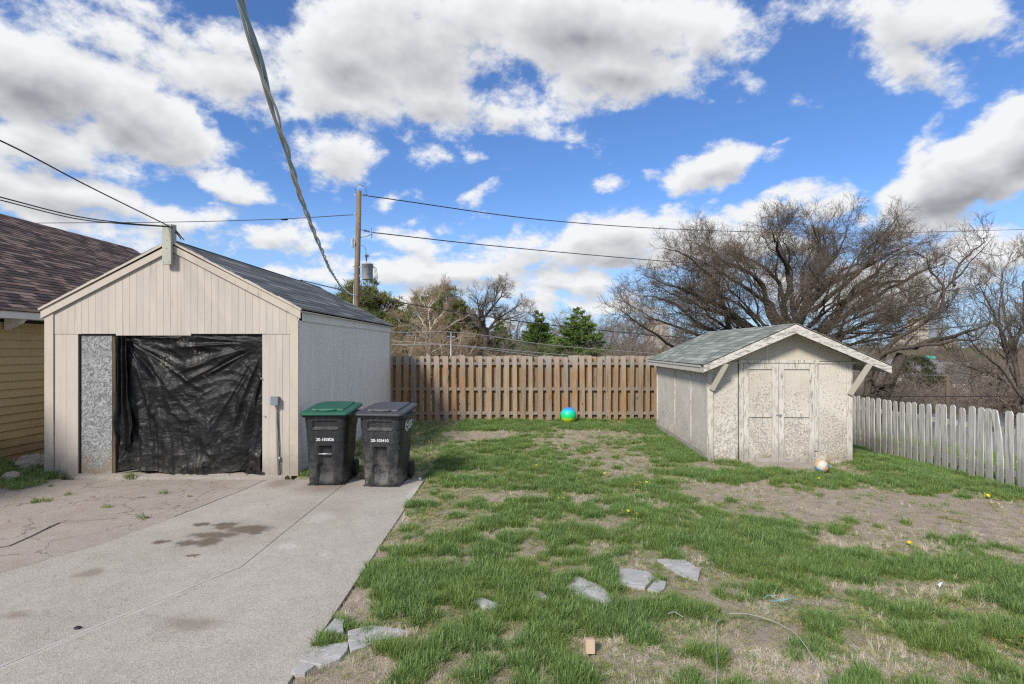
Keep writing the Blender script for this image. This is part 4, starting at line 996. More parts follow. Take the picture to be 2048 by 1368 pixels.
def build_bin(label, loc, rz, number, body_mat, lid_mat, bar, emblem, hscale=1.0):
    b = empty('wheelie_bin', label, 'trash bin', loc, rz, None)
    Hb = 1.03 * hscale; nt, ns = 84, 220
    # cross-sections: rounded rectangle, wider and deeper towards the top; front is -Y
    V = np.zeros((nt, ns, 3))
    th = np.linspace(0, 2 * np.pi, ns, endpoint=False)
    for i in range(nt):
        t = i / (nt - 1); z = t * Hb
        hw = .285 + .065 * t; hf = .33 + .02 * t; hb_ = .25 + .16 * t
        if t > .80: hw += .010 * float(sstep(.80, .815, t)); hf += .004
        if z < .03: hw -= .012 * (1 - z / .03); hf -= .012 * (1 - z / .03)
        c, s = np.cos(th), np.sin(th); e = 2 / 5.2
        x = np.sign(c) * np.abs(c) ** e * hw; y = np.sign(s) * np.abs(s) ** e; y = np.where(y < 0, y * hf, y * hb_)
        front = y < -hf * .80
        d = np.zeros(ns)
        # upper shoulders: the top band stands proud at the sides and steps in below
        sh = sstep(.625, .60, t) * sstep(.10, .25, np.abs(x)); d += .012 * sh
        # central hollow with the lift bar
        zz = t
        inner = sstep(.098, .088, np.abs(x)) * sstep(.565, .545, zz)
        lowfl = sstep(.125, .112, np.abs(x)) * sstep(.33, .27, zz)
        d += .055 * np.maximum(inner, lowfl) * (1 - .75 * sstep(.20, .02, zz))
        # shallow hand hollow under the rim
        d += .022 * sstep(.20, .175, np.abs(x)) * sstep(.80, .815, zz) * sstep(.925, .90, zz)
        d -= .014 * sstep(.20, .185, np.abs(x)) * sstep(.785, .80, zz) * sstep(.825, .815, zz)
        y = np.where(front, y + d, y)
        # sides: shallow vertical panel
        sd_ = (np.abs(x) > hw * .93) & (np.abs(y) < .2); x = np.where(sd_, x - np.sign(x) * .008 * float(sstep(.60, .58, t)), x)
        V[i, :, 0] = x * .93; V[i, :, 1] = y; V[i, :, 2] = z
    idx = np.arange(nt * ns).reshape(nt, ns); nx = np.roll(idx, -1, 1)
    Q = np.stack([idx[:-1], nx[:-1], nx[1:], idx[1:]], -1).reshape(-1, 4)
    body = np_mesh('body', V.reshape(-1, 3), Q, body_mat, b, True)
    mb = MB(); mb.box(-.27, .27, -.30, .22, .005, .012); mb.build('base', body_mat, body)
    # rim and lid
    def rrect(hw, y0, y1, r, z, n=7):
        pts = []; hw = hw * .92
        for (cx, cy, a0) in ((hw - r, y0 + r, -90), (hw - r, y1 - r, 0), (-hw + r, y1 - r, 90), (-hw + r, y0 + r, 180)):
            for k in range(n): a = math.radians(a0 + 90 * k / (n - 1)); pts.append((cx + r * math.cos(a), cy + r * math.sin(a), z))
        return pts
    def loft(levels):
        mb = MB(); n = len(levels[0]); vs = [p for l in levels for p in l]
        fs = [(i * n + j, i * n + (j + 1) % n, (i + 1) * n + (j + 1) % n, (i + 1) * n + j) for i in range(len(levels) - 1) for j in range(n)]
        fs.append(tuple((len(levels) - 1) * n + j for j in range(n))); fs.append(tuple(range(n - 1, -1, -1)))
        return mb.add(vs, fs)
    m = loft([rrect(.365, -.375, .42, .06, Hb - .03), rrect(.372, -.382, .425, .06, Hb - .015), rrect(.365, -.375, .42, .06, Hb)]); m.build('rim', body_mat, b, False)
    lid = loft([rrect(.388, -.405, .44, .07, Hb + .002), rrect(.394, -.412, .445, .07, Hb + .018), rrect(.390, -.408, .44, .07, Hb + .034), rrect(.372, -.385, .43, .06, Hb + .046), rrect(.350, -.355, .42, .05, Hb + .050)])
    lo = lid.build('lid', lid_mat, b); tilt = .075
    for v in lo.data.vertices: v.co.z += (v.co.y + .4) * tilt
    ps = loft([rrect(.27, -.24, .40, .03, Hb + .040), rrect(.26, -.23, .40, .03, Hb + .066), rrect(.25, -.22, .39, .03, Hb + .070)])
    po = ps.build('raised_panel', lid_mat, lo)
    for v in po.data.vertices: v.co.z += (v.co.y + .4) * tilt
    gr = MB(); gp_ = [(-.14, -.27), (-.10, -.31), (.0, -.32), (.10, -.31), (.14, -.27)]
    gr.tube([(x, y, Hb + .058 + (y + .4) * tilt) for x, y in gp_], .012, 8); gr.build('grip_ridge', lid_mat, lo, smooth=True)
    hg = MB(); hg.cyl((-.25, .43, Hb + .03), (.25, .43, Hb + .03), .018, 12); hg.build('handle', body_mat, b, smooth=True)
    for sx in (-1, 1):
        wv = MB(); wv.tube([(sx * .24, .30, .13), (sx * .245, .30, .13), (sx * .30, .30, .13), (sx * .305, .30, .13)], [.10, .13, .13, .10], 24); wo = wv.build('wheel', MAT['black'], b)
    ax = MB(); ax.cyl((-.25, .30, .13), (.25, .30, .13), .012, 8); ax.build('axle', MAT['metal'], b)
    if bar:
        mb = MB(); mb.tube([(-.093, -.335, .465 * hscale), (.093, -.335, .465 * hscale)], .012, 10); mb.build('lift_bar', MAT['metal'], b, smooth=True)
    text_mesh(number, .060, MAT['white'], b, (0, -.3465, .675 * hscale), (math.radians(90), 0, 0))
    if emblem:
        for (nm, r0) in (('emblem', .075),):
            mb = MB(); c = (.3345, -.12, .86 * hscale); n = 28
            ring = [(c[0], c[1] + r0 * math.cos(2 * math.pi * k / n), c[2] + r0 * math.sin(2 * math.pi * k / n)) for k in range(n)]
            mb.tube(ring + [ring[0]], .004, 6, False)
            for k in range(3):
                a = 2 * math.pi * k / 3 + .3
                mb.prism([(c[0] - .002, c[1] + .052 * math.cos(a + q) * s2, c[2] + .052 * math.sin(a + q) * s2) for q, s2 in ((-.7, 1), (-.2, 1.15), (.5, 1.0), (.35, .45), (-.4, .45))], (.003, 0, 0))
            mb.build('emblem', MAT['white'], b)
        for k, wd in enumerate((.15, .12, .135, .10)):
            mb = MB(); z = (.915 - .032 * k) * hscale; y = -.01
            # short printed strokes, too small to read
            rr = random.Random(k)
            while y < wd:
                q = rr.uniform(.012, .022); mb.box(.3335, .3365, y, y + q, z - .009, z + .009); y += q + .006
            mb.build('print_line', MAT['white'], b)
build_bin('black wheeled trash bin with a green lid, numbered 20-183826, by the garage corner', (-2.73, 8.05, 0), math.radians(2), '20-183826', MAT['bin'], MAT['green_lid'], True, False)
build_bin('scuffed black wheeled trash bin with a dark grey lid, numbered 20-105410', (-1.87, 7.96, 0), math.radians(-5), '20-105410', MAT['bin2'], MAT['grey_lid'], False, True)

# ------------------------------------------------------------------ balls
def uv_sphere(r, n=40, m=24):
    mb = MB(); vs = [(0, 0, -r)]
    for i in range(1, m):
        a = -math.pi / 2 + math.pi * i / m
        for j in range(n): b = 2 * math.pi * j / n; vs.append((r * math.cos(a) * math.cos(b), r * math.cos(a) * math.sin(b), r * math.sin(a)))
    vs.append((0, 0, r)); fs = []
    for j in range(n): fs.append((0, 1 + (j + 1) % n, 1 + j))
    for i in range(m - 2):
        for j in range(n): a = 1 + i * n; fs.append((a + j, a + (j + 1) % n, a + n + (j + 1) % n, a + n + j))
    a = 1 + (m - 2) * n
    for j in range(n): fs.append((a + j, a + (j + 1) % n, len(vs) - 1))
    return mb.add(vs, fs)
p = G(1138, 850); o = uv_sphere(.215).build('play_ball', MAT['rainbow'], None, True); o.location = (1.52, 14.25, .205)
tag(o, 'green and blue rainbow play ball resting against the brown board fence', 'ball')
def build_volleyball():
    r = .108; e = empty('volleyball', 'small pastel striped ball lying in front of the shed doors', 'ball', G(1643, 944) + Vector((0, 0, .095)))
    e.rotation_euler = (.5, .5, .9)
    # six faces of a cube blown onto a sphere, three strips each
    mats = ['ball_mint', 'ball_white', 'ball_blue', 'ball_peach', 'ball_white', 'ball_mint', 'ball_blue', 'ball_peach', 'ball_white']
    k = 0
    for f in range(6):
        for s in range(3):
            n = 8; vs = []; fs = []
            for i in range(n + 1):
                for j in range(n + 1):
                    a = -1 + 2 * (s + .02 + .96 * i / n) / 3; b = -.985 + 1.97 * j / n
                    v = [(1, a, b), (-1, a, b), (b, 1, a), (b, -1, a), (a, b, 1), (a, b, -1)][f]; v = Vector([math.tan(c * math.pi / 4) for c in v]).normalized() * r
                    vs.append(v)
            fs = [(i * (n + 1) + j, i * (n + 1) + j + 1, (i + 1) * (n + 1) + j + 1, (i + 1) * (n + 1) + j) for i in range(n) for j in range(n)]
            mb = MB(); mb.add(vs, fs); mb.build('panel', MAT[mats[(k * 4 + f) % 9]], e, True, fix=False); k += 1
    uv_sphere(r * .988, 24, 14).build('bladder', MAT['ball_white'], e, True)
build_volleyball()

# ------------------------------------------------------------------ flagstones, small things on the ground
STONES = [
    ('small corner flagstone against the driveway edge, uppermost of the cluster', [(643, 1266), (668, 1238), (688, 1238), (688, 1262)]),
    ('large pointed flagstone in the cluster beside the driveway', [(694, 1260), (735, 1250), (780, 1254), (818, 1262), (803, 1271), (750, 1284), (717, 1296), (701, 1304)]),
    ('broad flagstone touching the driveway, below the gap of bare soil', [(598, 1320), (621, 1293), (697, 1284), (695, 1302), (681, 1318), (643, 1329)]),
    ('lowest and smallest flagstone at the driveway edge', [(578, 1347), (596, 1322), (630, 1331), (609, 1345)]),
    ('narrow flagstone half overgrown by grass, first of the row across the lawn', [(947, 1202), (964, 1195), (1008, 1210), (978, 1217)]),
    ('small square flagstone half hidden in the grass', [(1059, 1182), (1083, 1182), (1095, 1192), (1088, 1208), (1068, 1203)]),
    ('long wedge shaped flagstone lying in the lawn', [(1130, 1172), (1153, 1150), (1202, 1170), (1220, 1188), (1229, 1215), (1175, 1199)]),
    ('cracked rounded flagstone with a broken corner in the lawn', [(1238, 1138), (1261, 1136), (1297, 1143), (1310, 1154), (1290, 1175), (1238, 1168)]),
    ('furthest flagstone of the row, nearest the dirt patch', [(1315, 1118), (1368, 1118), (1402, 1138), (1395, 1159), (1360, 1150)]),
]
STONE_POLY = []
def build_stones():
    r = random.Random(3)
    def stone(poly, top, parent=None, name='flagstone'):
        pts = [G(u, v, top) for u, v in poly]; c = sum(pts, Vector()) / len(pts); out = []
        for i in range(len(pts)):
            a, b = pts[i], pts[(i + 1) % len(pts)]; n = max(2, int((b - a).length / .06))
            for k in range(n):
                p = a.lerp(b, k / n); d = (p - c).normalized(); p = p + d * ((float(fbm(p.x * 12, p.y * 12, 5)) - .5) * .032); out.append(p)
        loc = Vector((c.x, c.y, 0)) if parent is None else Vector((0, 0, 0))
        off = c if parent is None else Vector((parent.location.x, parent.location.y, 0))
        mb = MB(); n = len(out); lo = [(p.x - off.x, p.y - off.y, -.05) for p in out]; mid = [(p.x - off.x, p.y - off.y, top - .007 + r.uniform(-.001, .001)) for p in out]
        hi = [((p.x - c.x) * .965 + c.x - off.x, (p.y - c.y) * .965 + c.y - off.y, top + r.uniform(-.0012, .0012)) for p in out]
        fs = [(i + a * n, (i + 1) % n + a * n, (i + 1) % n + n * (a + 1), i + n * (a + 1)) for a in (0, 1) for i in range(n)]
        vs = lo + mid + hi; vs.append((c.x - off.x, c.y - off.y, top + .001)); fs += [(2 * n + i, 2 * n + (i + 1) % n, 3 * n) for i in range(n)]
        mb.add(vs, fs); o = mb.build(name, MAT['slate'], parent); o.location = loc; STONE_POLY.append([(p.x, p.y) for p in pts]); return o
    for k, (lab, poly) in enumerate(STONES):
        o = stone(poly, .012); tag(o, lab, 'flagstone', 'irregular flagstones set in the lawn')
        if k == 7: stone([(1312, 1155), (1333, 1163), (1330, 1177), (1319, 1184), (1294, 1177)], .008, o, 'broken_corner')
build_stones()

def small_things():
    c = G(1180, 1306); mb = MB(); mb.box(-.028, .028, -.02, .03, 0, .085); o = mb.build('wood_block', MAT['lightwood']); o.location = c; o.rotation_euler = (-.25, .05, .1)
    tag(o, 'small pale cut wood block standing in the grass', 'wood block')
    def lay(name, pts, r, mat, label, cat, z=.045):
        mb = MB(); P3 = [G(u, v) for u, v in pts]
        out = []
        for i in range(len(P3) - 1):
            for k in range(6):
                t = k / 6; a = P3[max(i - 1, 0)]; b = P3[i]; c_ = P3[i + 1]; d = P3[min(i + 2, len(P3) - 1)]
                q = .5 * ((2 * b) + (-a + c_) * t + (2 * a - 5 * b + 4 * c_ - d) * t * t + (-a + 3 * b - 3 * c_ + d) * t ** 3)
                q.z = z + .010 * math.sin(i * 2.1 + k / 6 * 2.1); out.append(q)
        q = P3[-1].copy(); q.z = z; out.append(q)
        mb.tube(out, r, 6); o = mb.build(name, mat, None, True); tag(o, label, cat)
    lay('cable', [(1455, 1243), (1500, 1246), (1548, 1256), (1580, 1275), (1610, 1310), (1640, 1355), (1660, 1395)], .0028, MAT['wire_light'], 'pale cable curving through the foreground grass towards the picture edge', 'cable', .055)
    lay('cable', [(1445, 1252), (1433, 1262), (1431, 1290), (1434, 1330), (1433, 1390)], .0028, MAT['wire_light'], 'short pale cable running straight towards the viewer in the grass', 'cable', .05)
    lay('cable', [(1336, 1245), (1350, 1243), (1366, 1249)], .0024, MAT['wire_light'], 'tiny loose end of pale cable in the foreground grass', 'cable', .06)
    lay('string', [(1527, 1213), (1540, 1208), (1560, 1213), (1585, 1209), (1570, 1218), (1540, 1216)], .0028, MAT['blue_string'], 'tangle of blue string in the foreground grass', 'string', .06)
    c = G(1880, 1176); mb = MB(); rr = random.Random(4)
    vs = [(rr.uniform(-.028, .028), rr.uniform(-.02, .02), .01 + .012 * k) for k in range(7)]; mb.add(vs, [(0, 1, 2), (1, 2, 3), (2, 3, 4), (3, 4, 5), (4, 5, 6), (0, 2, 4)])
    o = mb.build('plastic_scrap', MAT['plastic_bag'], fix=False); o.location = c; tag(o, 'crumpled scrap of clear bluish plastic in the grass below the dirt patch', 'litter')
    c = G(838, 962); mb = MB(); vs = [(rr.uniform(-.05, .05), rr.uniform(-.05, .05), .01 + .01 * k) for k in range(7)]; mb.add(vs, [(0, 1, 2), (1, 2, 3), (2, 3, 4), (3, 4, 5), (4, 5, 6)])
    o = mb.build('litter_scrap', MAT['plastic_bag'], fix=False); o.location = c; tag(o, 'white scrap of litter at the driveway edge beside the right bin', 'litter')
    c = G(155, 1257); mb = uv_sphere(.02, 10, 6); mb.v = [(v[0] * 1.3, v[1], v[2] * .5) for v in mb.v]; o = mb.build('pebble', MAT['black'], None, True); o.location = c + Vector((0, 0, .006)); tag(o, 'small black pebble on the driveway seam', 'pebble')
    for (u, v, s, lab) in ((55, 926, .20, 'pale weathered rock lying in the grass at the foot of the yellow house'), (10, 952, .09, 'small flat stone at the left picture edge beside the driveway')):
        mb = uv_sphere(1, 28, 18); vs = []
        for q in mb.v:
            n = float(fbm(q[0] * 2.1 + 4, q[1] * 2.1 + q[2] * 2.3, 31, 4, .6)); k = .62 + .75 * n
            vs.append((q[0] * s * k * 1.15, q[1] * s * k, q[2] * s * k * .78))
        mb.v = vs; o = mb.build('rock', MAT['rock'], None, False); o.location = G(u, v + 12) + Vector((0, .1, .06)); tag(o, lab, 'rock')
small_things()

# ------------------------------------------------------------------ trees
def tubes(Ps, Rs, k):
    """Ps (N,n,3) polylines, Rs (N,n) radii -> vertices, quads"""
    N, n, _ = Ps.shape
    T = np.empty_like(Ps); T[:, 1:-1] = Ps[:, 2:] - Ps[:, :-2]; T[:, 0] = Ps[:, 1] - Ps[:, 0]; T[:, -1] = Ps[:, -1] - Ps[:, -2]
    T /= np.linalg.norm(T, axis=2, keepdims=True) + 1e-9
    ref = np.where(np.abs(T[:, :1, 2:3]) < .8, np.array([[[0, 0, 1.]]]), np.array([[[1., 0, 0]]]))
    A = np.cross(T, np.broadcast_to(ref, T.shape)); A /= np.linalg.norm(A, axis=2, keepdims=True) + 1e-9; B = np.cross(T, A)
    th = np.arange(k) * 2 * np.pi / k
    V = Ps[:, :, None] + Rs[:, :, None, None] * (A[:, :, None] * np.cos(th)[None, None, :, None] + B[:, :, None] * np.sin(th)[None, None, :, None])
    idx = np.arange(N * n * k).reshape(N, n, k); nx = np.roll(idx, -1, 2)
    Q = np.stack([idx[:, :-1], nx[:, :-1], nx[:, 1:], idx[:, 1:]], -1).reshape(-1, 4)
    return V.reshape(-1, 3), Q
def merge(parts):
    Vs, Qs, b = [], [], 0
    for V, Q in parts: Vs.append(V); Qs.append(Q + b); b += len(V)
    return np.concatenate(Vs), np.concatenate(Qs)
def grow(r, Pp, Rp, count, tr, ang, length, n, wig, up, rf=.6, minr=.004):
    N, n0, _ = Pp.shape; par = np.repeat(np.arange(N), count); M = len(par)
    t = r.uniform(tr[0], tr[1], M) ** .9 * (n0 - 1); i = np.minimum(t.astype(int), n0 - 2); f = (t - i)[:, None]
    base = Pp[par, i] * (1 - f) + Pp[par, i + 1] * f; tan = Pp[par, i + 1] - Pp[par, i]; tan /= np.linalg.norm(tan, axis=1, keepdims=True) + 1e-9
    rad = (Rp[par, i] * (1 - f[:, 0]) + Rp[par, i + 1] * f[:, 0])
    rv = r.normal(size=(M, 3)); perp = np.cross(tan, rv); perp /= np.linalg.norm(perp, axis=1, keepdims=True) + 1e-9
    a = np.radians(r.uniform(ang[0], ang[1], M))[:, None]
    d = tan * np.cos(a) + perp * np.sin(a)
    L = length * r.uniform(.55, 1.25, M) * (1 - .35 * t / (n0 - 1))
    P_ = np.empty((M, n, 3)); P_[:, 0] = base
    for j in range(1, n):
        d = d + r.normal(size=(M, 3)) * wig; d[:, 2] += up; d /= np.linalg.norm(d, axis=1, keepdims=True)
        P_[:, j] = P_[:, j - 1] + d * (L / (n - 1))[:, None]
    r0 = np.maximum(rad * rf, minr); R_ = r0[:, None] * np.linspace(1, .35, n)[None]
    return P_, np.maximum(R_, minr * .7)
def resample(pl, n):
    pl = np.array(pl, float); d = np.r_[0, np.cumsum(np.linalg.norm(np.diff(pl, axis=0), axis=1))]
    t = np.linspace(0, d[-1], n); out = np.stack([np.interp(t, d, pl[:, k]) for k in range(3)], 1)
    for _ in range(2): out[1:-1] = .25 * out[:-2] + .5 * out[1:-1] + .25 * out[2:]
    return out

def guided_tree(label, limbs_px, d, base_px, seed, levels, mats, r0=.26, spread=3.5, trunk_r=.5, dome=None):
    """limbs follow outlines read off the photograph at their own distance d, spread in depth; twigs grow from them"""
    r = np.random.default_rng(seed); bx = P(*base_px, d); gz = float(yard_height(bx.x, bx.y))
    base = Vector((bx.x, bx.y, gz - .2)); root = empty('bare_tree', label, 'tree', base)
    Ps = []; Rs = []
    for li, l in enumerate(limbs_px):
        px = l[1:] if isinstance(l[0], float) else l; rad = l[0] if isinstance(l[0], float) else r0
        side = r.uniform(-1, 1) * spread; pts = []
        for k, (u, v) in enumerate(px):
            t = k / (len(px) - 1); pts.append(np.array(P(u, v, d + side * t ** 1.2 + r.normal() * .15)) - np.array(base))
        pl = resample(pts, 14); pl[1:] += np.cumsum(r.normal(size=(13, 3)) * .07, axis=0)
        Ps.append(pl); Rs.append(rad * (np.linspace(1, 0, 14) ** .9 * .93 + .05))
    if dome:
        (cu, cv), rx, ry, rz, cnt = dome; c = np.array(P(cu, cv, d)) - np.array(base); f0 = np.mean([p[0] for p in Ps[:6]], axis=0)
        for k in range(cnt):
            a = 2.39996 * k; el = math.asin(min(1, (k + .5) / cnt * 1.0)) ; e = c + np.array([math.cos(a) * math.cos(el) * rx, math.sin(a) * math.cos(el) * ry, math.sin(el) * rz]) * r.uniform(.80, .96)
            m1 = f0 * .62 + e * .38 + np.array([0, 0, -.35 + .5 * math.sin(el)]) + r.normal(size=3) * .3; m2 = f0 * .28 + e * .72 + np.array([0, 0, -.25]) + r.normal(size=3) * .35
            pl = resample([f0, m1, m2, e], 14); pl[1:] += np.cumsum(r.normal(size=(13, 3)) * .085, axis=0); Ps.append(pl); Rs.append(.078 * (np.linspace(1, 0, 14) ** .8 * .9 + .08))
    Ps = np.array(Ps); Rs = np.array(Rs)
    tv = [tubes(Ps, Rs, 8)]
    fork = np.mean([p[0] for p in Ps[:6]], axis=0) if len(Ps) > 3 else Ps[0][0]
    tp = resample([(0, 0, -.3), (fork[0] * .3, fork[1] * .3, fork[2] * .4), fork], 8)[None]; tv.append(tubes(tp, np.linspace(trunk_r * 1.25, trunk_r * .8, 8)[None], 12))
    # first branches go into the trunk mesh as grown; limbs keep their own starts
    cur = (Ps, Rs); parts = []; big = []
    for li, (cnt, tr, ang, ln, n, wig, up, k, rf, mr) in enumerate(levels):
        nxt = grow(r, cur[0], cur[1], cnt, tr, ang, ln, n, wig, up, rf, mr)
        (big if li == 0 else parts).append(tubes(nxt[0], nxt[1], k)); 
        if li == 0 and len(levels) > 2: cur = nxt
        else: cur = nxt
    V, Q = merge(tv + big); np_mesh('trunk', V, Q, mats[0], root, True)
    V, Q = merge(parts); np_mesh('crown', V, Q, mats[1], root)
    return root
def Z5(*pts): return [(1230 + x / 2.504, 400 + y / 2.504) for x, y in pts]
OAKL = [
    [0.165] + Z5((880, 760), (835, 600), (840, 500), (790, 380), (700, 290), (560, 200)), [0.198] + Z5((890, 760), (910, 600), (1000, 500), (1150, 390), (1350, 300), (1500, 235)),
    [0.165] + Z5((890, 740), (910, 600), (930, 450), (920, 300), (850, 120)), [0.165] + Z5((920, 780), (1080, 640), (1130, 520), (1250, 400), (1400, 300), (1530, 260)),
    [0.181] + Z5((800, 800), (520, 660), (560, 560), (500, 450), (400, 330), (200, 280)), [0.165] + Z5((820, 790), (640, 650), (600, 560), (460, 500), (300, 450), (110, 380)),
    [0.181] + Z5((860, 780), (760, 600), (750, 450), (640, 350), (450, 240)), [0.149] + Z5((910, 650), (960, 500), (1050, 350), (1150, 200), (1180, 100)),
    [0.165] + Z5((930, 780), (1090, 620), (1280, 500), (1450, 430), (1640, 370)), [0.165] + Z5((800, 820), (480, 660), (350, 560), (200, 480), (60, 470)),
    [0.140] + Z5((780, 860), (450, 760), (300, 780), (200, 700), (60, 650), (10, 600)), [0.149] + Z5((870, 700), (800, 520), (660, 420), (500, 330), (330, 260)),
    [0.133] + Z5((840, 560), (860, 380), (780, 220), (720, 120)), [0.124] + Z5((980, 560), (1180, 400), (1330, 240), (1400, 170)), [0.115] + Z5((930, 480), (1010, 300), (1020, 150), (1000, 90)),
    [0.124] + Z5((980, 720), (1250, 600), (1450, 540), (1600, 500)), [0.115] + Z5((760, 700), (560, 600), (380, 520), (160, 430)), [0.115] + Z5((760, 760), (500, 700), (250, 640), (40, 560)),
    [0.115] + Z5((1130, 520), (1270, 440), (1420, 400), (1570, 330)), [0.107] + Z5((640, 350), (560, 270), (500, 190)), [0.107] + Z5((1000, 500), (1080, 420), (1240, 300), (1290, 160)),
]
guided_tree('huge spreading bare oak standing behind the shed', OAKL, 25, (1600, 800), 5,
            [(8, (.42, .99), (18, 50), 1.6, 7, .19, .03, 4, .45, .012), (7, (.15, 1), (20, 55), .95, 5, .26, .05, 3, .5, .0075), (5, (.15, 1), (20, 55), .55, 4, .22, .06, 3, .6, .0052), (3, (.2, 1), (20, 55), .36, 3, .2, .06, 3, .7, .0044)],
            (MAT['oak'], MAT['oak_twig']), spread=4.0, trunk_r=.50, dome=((1580, 655), 7.6, 6.2, 5.2, 48))
SECL = [
    [.13] + Z5((1262, 985), (1250, 870), (1290, 780), (1400, 745), (1560, 755), (1700, 738), (1790, 690), (1830, 600)), [.10] + Z5((1262, 960), (1300, 800), (1400, 680), (1580, 645), (1620, 520), (1700, 430), (1780, 350), (1900, 190)),
    [.11] + Z5((1262, 960), (1330, 930), (1420, 928)), [.06] + Z5((1640, 560), (1650, 460), (1640, 330), (1600, 240)), [.055] + Z5((1700, 430), (1740, 330), (1800, 220), (1790, 180)),
    [.11] + Z5((1500, 740), (1640, 700), (1800, 620), (1930, 560)), [.06] + Z5((1250, 870), (1180, 760), (1090, 700), (960, 690))]
guided_tree('leaning bare tree behind the picket fence with a broken dead limb', SECL, 20, (1734, 815), 8,
            [(10, (.2, .99), (25, 60), 1.2, 6, .22, .06, 5, .45, .010), (7, (.15, 1), (25, 60), .65, 5, .25, .08, 3, .5, .006), (4, (.2, 1), (25, 65), .36, 4, .25, .1, 3, .65, .0045)], (MAT['oak'], MAT['oak_twig']), spread=1.5, trunk_r=.22)
FARR = [[.10] + Z5((2060, 1100), (2010, 850), (1920, 620), (1880, 480), (1800, 400)), [.10] + Z5((2060, 1080), (2000, 800), (1960, 560), (1960, 400), (2000, 260)), [.10] + Z5((2080, 1080), (2060, 800), (2000, 560), (2020, 360), (2048, 220)),
        [.08] + Z5((2070, 1060), (1950, 850), (1840, 740), (1740, 640)), [.09] + Z5((2090, 1080), (2110, 700), (2100, 400), (2080, 260)), [.07] + Z5((2060, 950), (1960, 760), (1890, 600), (1870, 430), (1900, 330)), [.07] + Z5((2070, 1000), (1930, 920), (1780, 880), (1660, 820)), [.08] + Z5((2100, 900), (2180, 600), (2250, 400))]
guided_tree('many stemmed bare tree at the right picture edge behind the picket fence', FARR, 22, (2085, 850), 12,
            [(13, (.2, .98), (18, 45), 1.7, 7, .14, .05, 4, .5, .010), (8, (.15, 1), (20, 50), .9, 5, .18, .06, 3, .55, .007), (6, (.15, 1), (20, 55), .45, 4, .2, .08, 3, .65, .005)], (MAT['bark'], MAT['twig']), spread=2.5, trunk_r=.25)

def bare_proto(seed, h, w, stems, levels, trunk_frac=.25, lean=.0):
    """one bare tree, height about h, width about w, standing at the origin; returns (trunk arrays, crown arrays)"""
    r = np.random.default_rng(seed); Ps = []; Rs = []
    for s in range(stems):
        a = 2 * math.pi * s / stems + r.uniform(-.4, .4); q = r.uniform(.35, 1.0)
        z0 = h * trunk_frac * r.uniform(.7, 1.1); e = np.array([math.cos(a) * w / 2 * q, math.sin(a) * w / 2 * q, h * (1.0 - .42 * q * q) * r.uniform(.85, 1.0)])
        pts = [(0, 0, 0 if s == 0 else z0 * .5), (e[0] * .05, e[1] * .05, z0), (e[0] * .40, e[1] * .40, z0 + (e[2] - z0) * .42), (e[0] * .8, e[1] * .8, z0 + (e[2] - z0) * .8), e]
        pl = resample(pts, 12); pl[2:] += np.cumsum(r.normal(size=(10, 3)) * h * .007, axis=0); Ps.append(pl)
        Rs.append(h * .016 * (np.linspace(1, .12, 12)))
    tr = resample([(0, 0, -h * .12), (0, 0, h * trunk_frac)], 12); Ps.append(tr); Rs.append(h * .03 * np.linspace(1.2, .75, 12))
    Ps = np.array(Ps); Rs = np.array(Rs); T = tubes(Ps, Rs, 6); cur = (Ps[:-1], Rs[:-1]); parts = []
    for (cnt, ang, ln, n, wig, up, k, rf, mr) in levels:
        cur = grow(r, cur[0], cur[1], cnt, (.2, 1), ang, ln * h, n, wig, up, rf, mr * h); parts.append(tubes(cur[0], cur[1], k))
    return T, merge(parts)
LV = [(13, (22, 55), .19, 6, .20, .06, 4, .5, .0013), (9, (22, 58), .105, 4, .25, .08, 3, .6, .0010), (5, (25, 60), .055, 3, .25, .08, 3, .7, .0008)]
LVF = [(10, (20, 45), .24, 5, .14, .10, 3, .5, .0012), (8, (20, 50), .12, 4, .2, .08, 3, .6, .0009), (4, (25, 60), .06, 3, .2, .08, 3, .7, .0008)]
PROTO = {}
def place_tree(kind, u, vtop, d, label, scale_w=1.0, rz=0.0, group=None, build=None, mats=None):
    X = (u - W0) / F * d; gz = float(yard_height(X, d)); top = H + (V0 - vtop) / F * d; h = top - gz
    name = 'bare_tree' if kind.startswith('bare') else ('pine_tree' if kind.startswith('pine') else 'spruce_tree')
    root = empty(name, label, 'tree', (X, d, gz), rz, group)
    root.scale = (h / 10 * scale_w, h / 10 * scale_w, h / 10)
    if (kind, mats) in PROTO:
        for nm, me in PROTO[(kind, mats)]: link(bpy.data.objects.new(nm, me), root)
    else:
        T, C = build(); mt = [MAT[m] for m in mats]
        a = np_mesh('trunk', T[0], T[1], mt[0], root, True); c = np_mesh('crown', C[0], C[1], mt[1], root)
        PROTO[(kind, mats)] = [('trunk', a.data), ('crown', c.data)]
    return root

